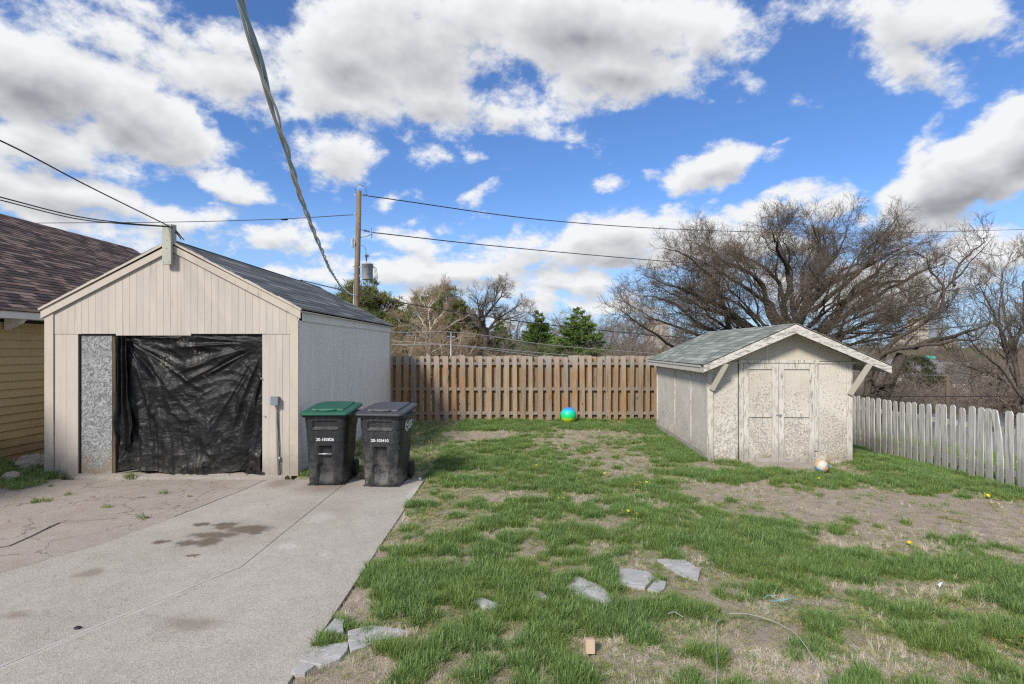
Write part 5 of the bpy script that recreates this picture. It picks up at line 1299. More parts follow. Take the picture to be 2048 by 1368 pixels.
def spruce_build(seed, width=1.25, dens=1.0):
    def f():
        r = np.random.default_rng(seed); h = 10.0; T = tubes(resample([(0, 0, -1), (0, 0, h)], 10)[None], np.linspace(.22, .02, 10)[None], 8)
        P_, N_ = [], []
        nb = int(460 * dens); zs = h * (1 - r.uniform(0.0, 1, nb) ** .62); zs = np.maximum(zs, .25)
        tierd = .34
        Ds, Cs, Ls = [], [], []
        for z in zs:
            z = round(z / tierd) * tierd + r.normal() * .10; a = r.uniform(0, 2 * np.pi); L = width * (max(h - z, 0) ** .9) * .62 * r.uniform(.7, 1.12) + .22
            m = int(85 * L ** .8) + 14; t = r.uniform(.06, 1, m) ** .8
            side = r.normal(size=m) * .20 * (1.2 - t) * L ** .6 * 1.7; zz = z - .10 * L * t + .16 * L * t * t * t + r.normal(size=m) * .05
            x = np.cos(a) * L * t - np.sin(a) * side; y = np.sin(a) * L * t + np.cos(a) * side
            Cs.append(np.stack([x, y, zz - np.abs(side) * .25], 1)); d = np.stack([np.full(m, np.cos(a)), np.full(m, np.sin(a)), r.uniform(-.5, .35, m)], 1) + r.normal(size=(m, 3)) * .45
            Ds.append(d)
        C = np.concatenate(Cs); D = np.concatenate(Ds); return T, needles(r, C, D, .24, .075)
    return f
def needles(r, C, D, L, w):
    D = D / (np.linalg.norm(D, axis=1, keepdims=True) + 1e-9); S = np.cross(D, r.normal(size=D.shape)); S /= np.linalg.norm(S, axis=1, keepdims=True) + 1e-9
    l = (L * r.uniform(.6, 1.3, len(C)))[:, None]; V = np.stack([C - S * w * .5, C + S * w * .5, C + D * l + S * w * .3, C + D * l - S * w * .3], 1).reshape(-1, 3)
    return V, np.arange(len(V)).reshape(-1, 4)
def pine_build(seed, clumps=95, low=.28, wfac=.42):
    def f():
        r = np.random.default_rng(seed); h = 10.0
        cs = []
        while len(cs) < clumps:
            p = r.uniform(-1, 1, 3)
            if np.linalg.norm(p) < 1 and np.linalg.norm(p) > .35: cs.append(p)
        cs = np.array(cs); cs[:, :2] *= h * wfac; cs[:, 2] = h * (low + (1 - low) * (cs[:, 2] * .5 + .5)) - .3
        cs[:, :2] *= (1.1 - .55 * np.clip((cs[:, 2] / h - .55) / .45, 0, 1))[:, None]
        limbs = []; rad = []
        for c in cs[::2]:
            z0 = c[2] * r.uniform(.55, .8); limbs.append(resample([(0, 0, z0), (c[0] * .5, c[1] * .5, z0 + (c[2] - z0) * .6), c], 6)); rad.append(np.linspace(.09, .03, 6))
        tr = resample([(0, 0, -1), (.15, 0, h * .5), (0, .1, h * .93)], 6); T = tubes(np.array(limbs + [tr]), np.array(rad + [np.linspace(.28, .08, 6)]), 6)
        C, D = [], []
        for c in cs:
            s = r.uniform(.45, .95); sub = int(10 * s) + 3; subs = c + r.normal(size=(sub, 3)) * np.array([s * .6, s * .6, s * .28])
            for q in subs:
                m = 34; o = r.normal(size=(m, 3)) * np.array([.20, .20, .12]) * s; C.append(q + o); D.append(o * 2 + r.normal(size=(m, 3)) * .3 + np.array([0, 0, .35]))
        return T, needles(r, np.concatenate(C), np.concatenate(D), .26, .05)
    return f
# evergreens
place_tree('pine_a', 722, 553, 46, 'dark pine rising behind the garage roof and utility pole', .80, .3, build=pine_build(3, 130, .30, .50), mats=('bark', 'pine'))
place_tree('pine_b', 868, 562, 62, 'large olive green pine behind the pale bare tree', .95, 1.0, build=pine_build(9, 120, .12, .42), mats=('bark', 'pine'))
place_tree('pine_a', 905, 610, 66, 'lower pine mass to the right of the large olive pine', .85, 2.0, mats=('bark', 'pine'))
place_tree('spruce_a', 1000, 640, 66, 'smallest green spruce left of the two others above the board fence', .80, 0, build=spruce_build(4), mats=('bark', 'spruce'))
place_tree('spruce_a', 1077, 620, 60, 'middle green spruce above the board fence', .86, 1.3, mats=('bark', 'spruce'))
place_tree('spruce_a', 1158, 614, 54, 'tallest and fullest green spruce above the board fence', 1.02, 2.4, mats=('bark', 'spruce'))
place_tree('pine_c', 1830, 705, 60, 'dark evergreen in the valley behind the picket fence', .70, .4, build=pine_build(21, 100, .08, .45), mats=('bark', 'dark_ever'))
place_tree('spruce_d', 1868, 745, 52, 'low dark evergreen in front of the white valley house', .9, .4, build=spruce_build(25, .7), mats=('bark', 'dark_ever'))
# bare trees
bA = lambda: bare_proto(2, 10, 12, 9, LV, .28); bB = lambda: bare_proto(13, 10, 8, 8, LV, .2); bC = lambda: bare_proto(23, 10, 6.5, 9, LVF, .12)
Z7 = lambda *pts: [(760 + x / 3.657, 540 + y / 3.657) for x, y in pts]
TWIGS = [(16, (.15, .99), (20, 50), 1.7, 6, .2, .05, 4, .5, .014), (9, (.15, 1), (20, 55), .95, 4, .25, .06, 3, .6, .010), (6, (.2, 1), (20, 60), .5, 3, .25, .08, 3, .7, .008)]
guided_tree('dark bare tree with a twisted open crown right of the olive pine', [[.22] + Z7((770, 500), (740, 400), (700, 330), (620, 250), (560, 195)), [.18] + Z7((760, 430), (742, 360), (735, 260), (700, 160)), [.22] + Z7((770, 480), (755, 370), (820, 290), (890, 200), (915, 120)),
            [.16] + Z7((775, 470), (870, 340), (970, 290), (1040, 250)), [.14] + Z7((745, 350), (780, 210), (790, 110)), [.12] + Z7((820, 290), (860, 200), (870, 105)), [.14] + Z7((760, 450), (680, 380), (590, 330), (520, 270)), [.13] + Z7((790, 440), (900, 390), (1020, 350), (1080, 330))],
            60, (972, 720), 31, TWIGS, (MAT['oak'], MAT['twig']), spread=3, trunk_r=.35)
guided_tree('pale multi stemmed bare tree in front of the olive pine', [[.10] + Z7((345, 640), (348, 400), (360, 250), (392, 110)), [.08] + Z7((345, 500), (300, 380), (230, 290), (185, 215)), [.08] + Z7((350, 470), (420, 370), (480, 290), (525, 230)), [.07] + Z7((345, 560), (250, 440), (150, 380), (90, 330)),
            [.07] + Z7((350, 560), (450, 450), (570, 400), (650, 350)), [.06] + Z7((350, 360), (330, 250), (305, 150)), [.06] + Z7((350, 620), (220, 540), (110, 500)), [.06] + Z7((350, 620), (500, 540), (640, 490)), [.05] + Z7((360, 300), (430, 220), (470, 150))],
            40, (855, 720), 33, [(15, (.15, .99), (22, 50), 1.15, 6, .2, .05, 4, .5, .010), (9, (.15, 1), (20, 55), .65, 4, .25, .06, 3, .6, .007), (5, (.2, 1), (20, 60), .38, 3, .25, .08, 3, .7, .006)], (MAT['pale_bark'], MAT['pale_twig']), spread=1.8, trunk_r=.12)
place_tree('bare_c', 800, 640, 36, 'pale bare shrubby tree against the garage corner', 1.5, 2.2, build=lambda: bare_proto(23, 10, 6.5, 9, LVF, .12), mats=('pale_bark', 'pale_twig'))
place_tree('bare_c', 905, 640, 38, 'low pale bare tree above the board fence near the grey post', 1.4, 1.2, mats=('pale_bark', 'pale_twig'))
BT = [('bare_c', 1800, 745, 36, 'dense scrubby bare tree behind the picket fence near the shed', 1.8), ('bare_b', 1860, 700, 95, 'wide bare tree standing beneath the high rises', 1.5), ('bare_a', 2035, 740, 45, 'tangled bare tree low at the right picture edge', 1.4), ('bare_c', 1900, 785, 30, 'lowest scrubby bare tree close behind the pickets', 2.0),
      ('bare_a', 1030, 612, 95, 'far bare tree between the dark bare tree and the middle spruce', 1.3), ('bare_b', 1165, 604, 100, 'far bare tree showing above the gap between the spruces', 1.3), ('bare_a', 1262, 622, 85, 'far bare tree in front of the brown brick building', 1.3),
      ('bare_b', 930, 600, 80, 'far bare tree behind the olive pines', 1.2), ('bare_a', 1390, 660, 95, 'far bare tree behind the left slope of the shed roof', 1.4), ('bare_b', 1205, 592, 74, 'round crowned bare tree right of the tallest spruce', 1.1), ('bare_b', 1118, 608, 84, 'hazy bare tree between the two larger spruces', 1.2), ('bare_a', 1040, 640, 80, 'low bare tree behind the gap left of the middle spruce', 1.0),
      ('bare_c', 1275, 640, 50, 'brown twiggy bare tree left of the big oak', 1.3), ('bare_b', 1340, 670, 70, 'bare tree seen through the left limbs of the big oak', 1.3), ('bare_c', 1240, 668, 44, 'low thicket tree behind the board fence left of the shed', 1.9), ('bare_a', 770, 600, 70, 'thin bare tree between pole and pale tree', .8),
      ('bare_b', 1470, 690, 80, 'bare tree behind the shed roof', 1.5), ('bare_c', 1715, 740, 45, 'twiggy bare tree just right of the shed', 1.6), ('bare_b', 1780, 725, 80, 'wide bare tree in the valley near the broken limb', 1.5), ('bare_a', 1925, 720, 60, 'low bare tree right of the white valley house', 1.2),
      ('bare_c', 1985, 690, 40, 'bushy bare tree in front of the many stemmed tree', 1.6), ('bare_b', 2020, 700, 75, 'bare tree low at the right picture edge', 1.6), ('bare_c', 1940, 770, 34, 'low scrubby bare tree just behind the picket fence', 1.9), ('bare_b', 1690, 715, 100, 'distant bare tree beside the shed eave', 1.6),
      ('bare_c', 985, 655, 46, 'low bare thicket tree under the dark bare tree', 2.2), ('bare_c', 1080, 690, 42, 'low bare thicket tree in front of the middle spruce', 1.8), ('bare_b', 1560, 690, 110, 'distant bare tree above the shed ridge', 1.6), ('bare_b', 1650, 700, 120, 'distant bare tree behind the shed gable', 1.6)]
for i, (k, u, v, d, lab, sw) in enumerate(BT):
    place_tree(k, u, v, d, lab, sw, i * 1.7, build={'bare_a': bA, 'bare_b': bB, 'bare_c': bC}[k], mats=('bark', 'twig'))

def gn_scatter(name, pts, rot, scl, idx, meshes, kind='stuff', ground=None):
    me = bpy.data.meshes.new(name); me.vertices.add(len(pts)); me.vertices.foreach_set('co', np.ascontiguousarray(pts, np.float32).ravel())
    fattr(me, 'rot', rot.astype(np.float32), typ='FLOAT_VECTOR'); fattr(me, 'scl', scl.astype(np.float32), typ='FLOAT_VECTOR'); fattr(me, 'idx', idx.astype(np.int32), typ='INT')
    me.update(); o = link(bpy.data.objects.new(name, me)); tag(o, kind=kind)
    ng = bpy.data.node_groups.new(name + '_scatter', 'GeometryNodeTree'); ng.interface.new_socket('Geometry', in_out='INPUT', socket_type='NodeSocketGeometry'); ng.interface.new_socket('Geometry', in_out='OUTPUT', socket_type='NodeSocketGeometry')
    N = ng.nodes; L = ng.links; gi = N.new('NodeGroupInput'); go = N.new('NodeGroupOutput'); jn = N.new('GeometryNodeJoinGeometry'); ip = N.new('GeometryNodeInstanceOnPoints')
    for ob in reversed(meshes):
        oi = N.new('GeometryNodeObjectInfo'); oi.inputs['Object'].default_value = ob; oi.inputs['As Instance'].default_value = True; L.new(oi.outputs['Geometry'], jn.inputs[0])
    def att(nm, t):
        a = N.new('GeometryNodeInputNamedAttribute'); a.data_type = t; a.inputs['Name'].default_value = nm; return a.outputs['Attribute']
    L.new(gi.outputs[0], ip.inputs['Points']); L.new(jn.outputs[0], ip.inputs['Instance']); ip.inputs['Pick Instance'].default_value = True
    L.new(att('idx', 'INT'), ip.inputs['Instance Index']); L.new(att('rot', 'FLOAT_VECTOR'), ip.inputs['Rotation']); L.new(att('scl', 'FLOAT_VECTOR'), ip.inputs['Scale']); L.new(ip.outputs[0], go.inputs[0])
    m = o.modifiers.new('scatter', 'NODES'); m.node_group = ng; return o

def build_woods():
    r = np.random.default_rng(77); obs = []
    for i, s in enumerate((41, 42, 43)):
        T, C = bare_proto(s, 10, 7 + i, 6, [(7, (22, 55), .22, 4, .2, .08, 3, .5, .0016), (6, (25, 60), .12, 3, .2, .08, 3, .7, .0014), (3, (25, 60), .07, 2, .2, .08, 3, .7, .0013)], .2)
        V, Q = merge([T, C]); o = np_mesh('wood_tree', V, Q, MAT['far_twig']); COL.objects.unlink(o); obs.append(o)
    T, C = pine_build(51, 30, .1, .35)(); V, Q = merge([T, C]); o = np_mesh('wood_tree', V, Q, MAT['dark_ever']); COL.objects.unlink(o); obs.append(o)
    n = 9000; ang = r.uniform(-1.05, 1.05, n); R = np.exp(r.uniform(math.log(52), math.log(950), n)); x = np.sin(ang) * R; y = np.cos(ang) * R
    keep = (fbm(x * .03, y * .03, 12, 3) > .24) & ((x > 18) | (R > 68)); x, y, R = x[keep], y[keep], R[keep]; n = len(x)
    z = yard_height(x, y); h = r.uniform(.65, 1.15, n) * np.where(x > 25, .85, .95)
    # keep the wood's tops at or below the skyline seen over the fence
    h = h * np.where(R < 140, .72, 1.0)
    pts = np.stack([x, y, z], 1); rot = np.stack([np.zeros(n), np.zeros(n), r.uniform(0, 6.28, n)], 1); scl = np.stack([h * 1.15, h * 1.15, h], 1); idx = r.choice([0, 1, 2, 3], n, p=[.33, .32, .30, .05])
    gn_scatter('distant_wood', pts, rot, scl, idx, obs)
build_woods()

# ------------------------------------------------------------------ utility pole, wires
def insulator(mb, p, q, n=4, r=.05):
    p = Vector(p); q = Vector(q); mb.cyl(p, q, .012, 6); t = (q - p)
    for i in range(n): c = p + t * (.3 + .5 * i / n); mb.tube([c, c + t.normalized() * .015, c + t.normalized() * .03], [r * .6, r, r * .5], 10)
def build_pole():
    d = 26.0; top = P(718, 382, d); bot = P(711, 700, d); gz = float(yard_height(bot.x, d)); base = Vector((bot.x, d, gz - .1))
    e = empty('utility_pole', 'tall wooden utility pole with a grey transformer standing behind the garage', 'utility pole', base)
    L = lambda p: p - base
    mb = MB(); mb.tube([Vector((0, 0, 0)), L(bot) * 1.0, L(top).lerp(L(bot), .5), L(top)], [.165, .150, .135, .118], 16); mb.build('pole', MAT['pole'], e, True)
    mb = MB(); mb.cyl(L(P(711, 640, d)) + Vector((-.10, -.12, -3.0)), L(P(712, 560, d)) + Vector((-.07, -.11, -.2)), .03, 8); mb.build('cable_guard', MAT['metal'], e, True)
    # transformer
    c = L(P(735, 543, d)) + Vector((0, -.02, 0)); r = .265
    mb = MB(); lv = [(-.41, r * .93), (-.39, r), (.33, r), (.335, r * 1.07), (.365, r * 1.07), (.40, r * .75), (.43, r * .3)]
    mb.tube([c + Vector((0, 0, z)) for z, _ in lv], [q for _, q in lv], 24); tk = mb.build('transformer_tank', MAT['transformer'], e, True)
    mb = MB(); mb.box(c.x - .40, c.x - .2, c.y - .04, c.y + .04, c.z + .18, c.z + .25); mb.box(c.x - .40, c.x - .2, c.y - .04, c.y + .04, c.z - .25, c.z - .18); mb.build('mounting_bracket', MAT['metal'], e)
    mb = MB(); insulator(mb, c + Vector((-.05, 0, .40)), c + Vector((-.05, 0, .78)), 4, .055); mb.box(c.x - .12, c.x + .06, c.y - .03, c.y + .03, c.z + .70, c.z + .82); mb.build('bushing', MAT['ceramic'], tk)
    mb = MB(); mb.tube([c + Vector((-.05, 0, .8)), c + Vector((-.08, 0, 1.1)), c + Vector((-.2, 0, 1.28)), c + Vector((-.42, 0, 1.3))], .010, 5)
    for k, s in enumerate((.0, .06, .12)):
        mb.tube([c + Vector((.22, -.05, .30)), c + Vector((.33 + s, -.05, .15)), c + Vector((.40 + s, -.05, -.25)), c + Vector((.34 + s * .6, -.05, -.75 - s))], .011, 5)
    mb.build('lead_wire', MAT['wire'], e, True)
    for dx, dz in ((-.02, .09), (.03, -.05), (-.0, -.22)):
        q = c + Vector((dx - .02, -r - .004, dz))
    text_mesh('14', .13, MAT['wire'], tk, c + Vector((-.06, -r - .012, .20)), (math.radians(90), 0, 0)); text_mesh('14', .13, MAT['wire'], tk, c + Vector((.10, -r * .93, -.17)), (math.radians(90), 0, .3))
    # bolts through the pole and the cut-out
    for v in (390, 429, 459, 533, 548):
        q = L(P(717 - (v - 390) * .02, v, d)); mb = MB(); mb.cyl(q + Vector((-.22, 0, 0)), q + Vector((.22, 0, 0)), .013, 6); mb.box(q.x - .19, q.x - .13, -.03, .03, q.z - .03, q.z + .03); mb.build('through_bolt', MAT['metal'], e)
    q = L(P(709, 487, d)) + Vector((-.02, -.16, 0)); mb = MB(); mb.cyl(q + Vector((0, 0, -.22)), q + Vector((0, 0, .22)), .05, 10); mb.box(q.x - .10, q.x - .04, q.y - .04, q.y + .03, q.z - .15, q.z + .2); mb.box(q.x + .05, q.x + .10, q.y - .02, q.y + .04, q.z - .1, q.z + .05); mb.build('fuse_cutout', MAT['metal'], e)
    # jumper loop over the top
    t0 = L(top); mb = MB(); mb.tube([t0 + Vector((-.10, -.05, -.15)), t0 + Vector((-.17, -.05, .08)), t0 + Vector((-.10, -.05, .25)), t0 + Vector((.06, -.05, .30)), t0 + Vector((.25, -.05, .2)), t0 + Vector((.38, -.05, -.02)), t0 + Vector((.42, -.05, -.25))], .012, 6); mb.build('jumper_loop', MAT['wire'], e, True)
    mb = MB(); a = L(P(722, 389, d)); insulator(mb, a, L(P(738, 392, d)), 3, .06); mb.build('insulator', MAT['ceramic'], e)
    mb = MB(); insulator(mb, L(P(721, 459, d)), L(P(745, 465, d)), 5, .06); q = L(P(743, 456, d)); mb.cyl(q, q + Vector((0, 0, -.5)), .012, 6); mb.build('insulator', MAT['ceramic'], e)
    mb = MB(); mb.tube([L(P(720, 475, d)), L(P(733, 473, d)), L(P(745, 468, d))], .012, 5); mb.build('lead_wire', MAT['wire'], e, True)
build_pole()

def wire(label, pts, r, mat, name='overhead_wire', group=None, n=14, sag=None):
    """pts: points (column, row, distance); smooth curve through them"""
    P3 = [P(*p) if not isinstance(p, Vector) else p for p in pts]; out = []
    for i in range(len(P3) - 1):
        for k in range(n):
            t = k / n; a = P3[max(i - 1, 0)]; b = P3[i]; c = P3[i + 1]; d = P3[min(i + 2, len(P3) - 1)]
            if i == 0: a = b * 2 - c
            if i == len(P3) - 2: d = c * 2 - b
            out.append(.5 * ((2 * b) + (-a + c) * t + (2 * a - 5 * b + 4 * c - d) * t * t + (-a + 3 * b - 3 * c + d) * t ** 3))
    out.append(P3[-1]); mb = MB(); mb.tube(out, r, 6); o = mb.build(name, mat, None, True); tag(o, label, 'wire', group); return o
w_ = MAT['wire']
def build_wires():
    wire('uppermost wire running right from the top of the utility pole past the oak', [(737, 392, 26), (1100, 441, 33), (1420, 461, 41), (1750, 466, 54), (2150, 456, 75)], .026, w_)
    wire('wire running right from the insulator chain halfway up the utility pole into the oak crown', [(745, 465, 26), (1000, 493, 31), (1300, 520, 38), (1560, 540, 46)], .026, w_)
    wire('thin wire with splices crossing behind the garage peak to the utility pole', [(-60, 447, 30), (80, 446, 29), (350, 444, 28), (560, 438, 27), (713, 429, 26)], .018, w_)
    o = wire('upper single wire slanting down from the left picture edge to the garage peak board', [(-260, 175, 4.2), (0, 281, 5.2), (180, 374, 6.6), (346, 456, 8.24)], .0085, w_)
    wire('upper of two sagging wires from the left picture edge to the garage peak board', [(-200, 340, 4.5), (0, 394, 5.6), (150, 432, 6.8), (250, 446, 7.6), (340, 453, 8.25)], .0085, w_)
    wire('lower of two sagging wires from the left picture edge to the garage peak board', [(-200, 350, 4.5), (0, 400, 5.6), (150, 437, 6.8), (250, 448, 7.6), (340, 454, 8.22)], .0075, w_)
    wire('short stay wire from the garage peak board down to the roof', [(352, 464, 8.3), (362, 478, 8.9)], .010, w_); wire('second short stay wire from the garage peak board down to the roof', [(352, 461, 8.32), (368, 480, 9.1)], .008, w_)
    wire('thick black wire sloping down behind the board fence and through the oak', [(600, 560, 30), (760, 597, 30), (935, 627, 31), (1100, 650, 32), (1330, 672, 34), (1520, 684, 36), (1700, 668, 38), (1900, 655, 40), (2100, 632, 42)], .030, w_)
    wl = MAT['wire_light']
    wire('pale upper wire above the board fence', [(640, 655, 30), (787, 664, 31), (930, 666, 32), (1100, 690, 34), (1320, 708, 38)], .018, wl)
    wire('pale wire starting at the thin grey post and dropping right', [(640, 688, 30), (787, 689, 31), (902, 690, 32), (1060, 704, 34), (1250, 720, 38)], .022, wl)
    wire('lowest pale wire just over the board fence', [(640, 680, 31), (787, 682, 32), (925, 693, 33), (1080, 712, 35)], .018, wl)
    wire('pale wire crossing the valley above the picket fence', [(1500, 735, 24), (1700, 745, 26), (1900, 752, 28), (2120, 757, 30)], .018, wl)
    wire('thick black wire just above the picket fence tops', [(1500, 788, 16), (1700, 791, 17), (1880, 793, 18), (2120, 791, 19)], .016, w_)
    wire('thin dark wire crossing behind the picket fence trees', [(1600, 640, 50), (1800, 662, 50), (1950, 652, 52), (2140, 640, 55)], .02, w_)
    # splices
    for (u, v, lab) in ((569, 439, 'dark splice on the thin wire left of the utility pole'),):
        c = P(u, v, 27); mb = MB(); mb.tube([c + Vector((-.18, 0, 0)), c + Vector((-.08, 0, .0)), c + Vector((.08, 0, 0)), c + Vector((.18, 0, .0))], [.02, .045, .045, .02], 8); o = mb.build('wire_splice', MAT['black'], None, True); tag(o, lab, 'wire splice')
    # twisted service cable passing overhead from the viewer's house to the pole
    e = empty('service_cable', 'thick twisted service cable slanting down from the top of the picture to the utility pole', 'cable', (0, 0, 0))
    A = Vector((-.46, .30, 3.35)); B = Vector((-7.62, 26, 4.55))
    ctrl = [(0.0, 3.30), (.05, 3.055), (.10, 2.93), (.19, 2.86), (.33, 3.02), (.48, 3.32), (.72, 3.90), (1.0, 4.55)]
    n = 900; ts = np.linspace(0, 1, n) ** 1.6; tt = np.array([c[0] for c in ctrl]); zz = np.array([c[1] for c in ctrl]); co = np.polyfit(tt, zz, 5); Z = np.polyval(co, ts)
    X = A.x + (B.x - A.x) * ts; Y = A.y + (B.y - A.y) * ts; s = np.r_[0, np.cumsum(np.sqrt(np.diff(X) ** 2 + np.diff(Y) ** 2 + np.diff(Z) ** 2))]
    dirv = (B - A).normalized(); sidev = dirv.cross(Vector((0, 0, 1))).normalized(); upv = sidev.cross(dirv)
    for k, (mat, rr, hr, nm) in enumerate((('alu', .0052, .010, 'bare_strand'), ('bluewire', .0070, .0095, 'jacketed_strand'), ('greywire', .0070, .0095, 'jacketed_strand'))):
        pts = []
        for i in range(n):
            a = 2 * math.pi * (s[i] / .95 + .10 * math.sin(s[i] * 2.3)) + 2.09 * k; h = hr * (1 + .45 * math.sin(s[i] * 4.1 + k * 2))
            pts.append(Vector((X[i], Y[i], Z[i])) + sidev * (math.cos(a) * h) + upv * (math.sin(a) * h))
        mb = MB(); mb.tube(pts, rr, 7); mb.build(nm, MAT[mat], e, True, fix=False)
build_wires()

def far_things():
    # small posts
    def post(u, v0, d, r, label, name, mat):
        t = P(u, v0, d); gz = float(yard_height(t.x, d)); e = empty(name, label, 'utility pole', (t.x, d, gz)); mb = MB(); mb.cyl((0, 0, -.2), (0, 0, t.z - gz), r, 8); mb.build('pole', mat, e, True)
        mb = MB(); mb.box(-.25, .25, -.05, .05, t.z - gz - .35, t.z - gz - .27); mb.build('crossarm', mat, e)
    post(902, 663, 32, .05, 'thin grey post with wires above the board fence', 'wire_post', MAT['metal']); post(1895, 748, 28, .10, 'pale utility pole standing in the valley behind the picket fence', 'utility_pole', MAT['pole'])
    def tower(u0, u1, v0, d, label, wall, win, cols, rows, steps=0, vbase=None):
        a = P(u0, v0, d); b = P(u1, v0, d); w = b.x - a.x; cx = (a.x + b.x) / 2; gz = -20; h = a.z - gz
        e = empty('high_rise', label, 'building', (cx, d, gz)); mb = MB(); mb.box(-w / 2, w / 2, 0, w * .8, 0, h)
        if steps: mb.box(-w * .28, w * .30, w * .2, w * .6, h, h + w * .12)
        mb.build('wall', wall, e); fl = 3.4 * d / 1000; me = None
        vis = int((h - 15) / (w * .9 / rows)) if False else rows
        vh = (V0 + 5 - v0) / F * d
        for i in range(rows):
            for j in range(cols):
                x = -w / 2 + w * (j + .5) / cols; z = h - vh * (i + .6) / rows
                if me is None:
                    m = MB(); m.box(-w / cols * .30, w / cols * .30, -.15, 0, -vh / rows * .3, vh / rows * .3); o = m.build('window', win, e); me = o.data
                else: o = link(bpy.data.objects.new('window', me), e)
                o.location = (x, -.003, z)
        mb = MB(); mb.box(-w / 2 - .4, w / 2 + .4, -.4, w * .8 + .4, h, h + .8); mb.build('roof', MAT['far_roof'], e)
    tower(1829, 1857, 639, 1050, 'tan stone high rise on the horizon seen through the bare limbs', MAT['tan_wall'], MAT['far_window'], 4, 7, 1)
    tower(1858, 1886, 632, 1150, 'blue grey glass high rise on the horizon right of the tan one', MAT['glass_far'], MAT['far_window'], 5, 9)
    tower(1800, 1828, 668, 980, 'lower tan building on the horizon left of the high rises', MAT['tan_wall'], MAT['far_window'], 4, 3)
    tower(1888, 1915, 676, 1000, 'low tan building on the horizon right of the high rises', MAT['tan_wall'], MAT['far_window'], 4, 2)
    tower(1296, 1340, 648, 420, 'brown brick building on the horizon behind the left limbs of the oak', MAT['brick_far'], MAT['far_window'], 5, 5, 1)
    def cottage(u, v, d, w, hh, label, wall, roof, rz=0.3):
        c = P(u, v, d); e = empty('house', label, 'house', (c.x, d, c.z), rz); g = .35
        mb = MB(); mb.prism([(-w / 2, 0, -6), (w / 2, 0, -6), (w / 2, 0, hh), (0, 0, hh + w * g), (-w / 2, 0, hh)], (0, w * 1.3, 0)); mb.build('wall', wall, e)
        mb = MB()
        for s in (-1, 1): mb.prism([(0, -.3, hh + w * g + .02), (s * (w / 2 + .4), -.3, hh - .4 * 2 * g + .02), (s * (w / 2 + .4), -.3, hh - .4 * 2 * g + .22), (0, -.3, hh + w * g + .22)], (0, w * 1.3 + .6, 0))
        mb.build('roof', roof, e)
        for x, z in ((-w * .25, hh * .35), (w * .22, hh * .35), (0, hh * 1.0)):
            mb = MB(); mb.box(x - .5, x + .5, -.06, -.003, z, z + 1.3); mb.build('window', MAT['far_window'], e)
    cottage(1876, 768, 130, 9, 2.5, 'white gabled house down in the valley behind the picket fence', MAT['far_white'], MAT['far_roof'], .35)
    cottage(1812, 780, 95, 8, 1.2, 'white house with a grey roof low in the valley beside the dark evergreen', MAT['far_white'], MAT['far_roof'], -.5)
    cottage(1935, 775, 110, 10, 1.5, 'grey roofed pale house half hidden by scrub in the valley', MAT['far_white'], MAT['far_roof'], .9)
    cottage(1869, 722, 330, 4, 1.5, 'small teal roofed building on the far valley side', MAT['far_white'], MAT['teal'], 1.2)
    cottage(1990, 905, 24, 4, .1, 'white neighbour shed seen through the gaps of the picket fence', MAT['far_white'], MAT['far_roof'], 1.45)
far_things()

# ------------------------------------------------------------------ grass, straw, weeds
def clump(r, nb, hmin, hmax, spread, bend, width, mat, name='grass_clump', flat=0.0):
    V, Q = [], []
    for b in range(nb):
        a = r.uniform(0, 2 * np.pi); h = r.uniform(hmin, hmax); p0 = np.array([math.cos(a), math.sin(a), 0]) * spread * math.sqrt(r.uniform(0, 1))
        d = np.array([math.cos(a + r.normal() * .7), math.sin(a + r.normal() * .7), 0]); bd = r.uniform(.2, 1) * bend; s = np.array([-d[1], d[0], 0]) * width / 2
        base = len(V); k = 3; pos = p0 - np.array([0, 0, .012]); el = math.pi / 2 * (1 - flat * r.uniform(.8, 1)); 
        for i in range(k + 1):
            wv = s * (1 - (i / k) ** 1.5 * .85); V += [pos - wv, pos + wv]; dr = d * math.cos(el) + np.array([0, 0, math.sin(el)]); pos = pos + dr * h / k; el -= bd * .55
            if flat and el < -.1: el = -.1
        for i in range(k): q = base + 2 * i; Q.append((q, q + 1, q + 3, q + 2))
    o = np_mesh(name, np.array(V), np.array(Q), mat); COL.objects.unlink(o); return o
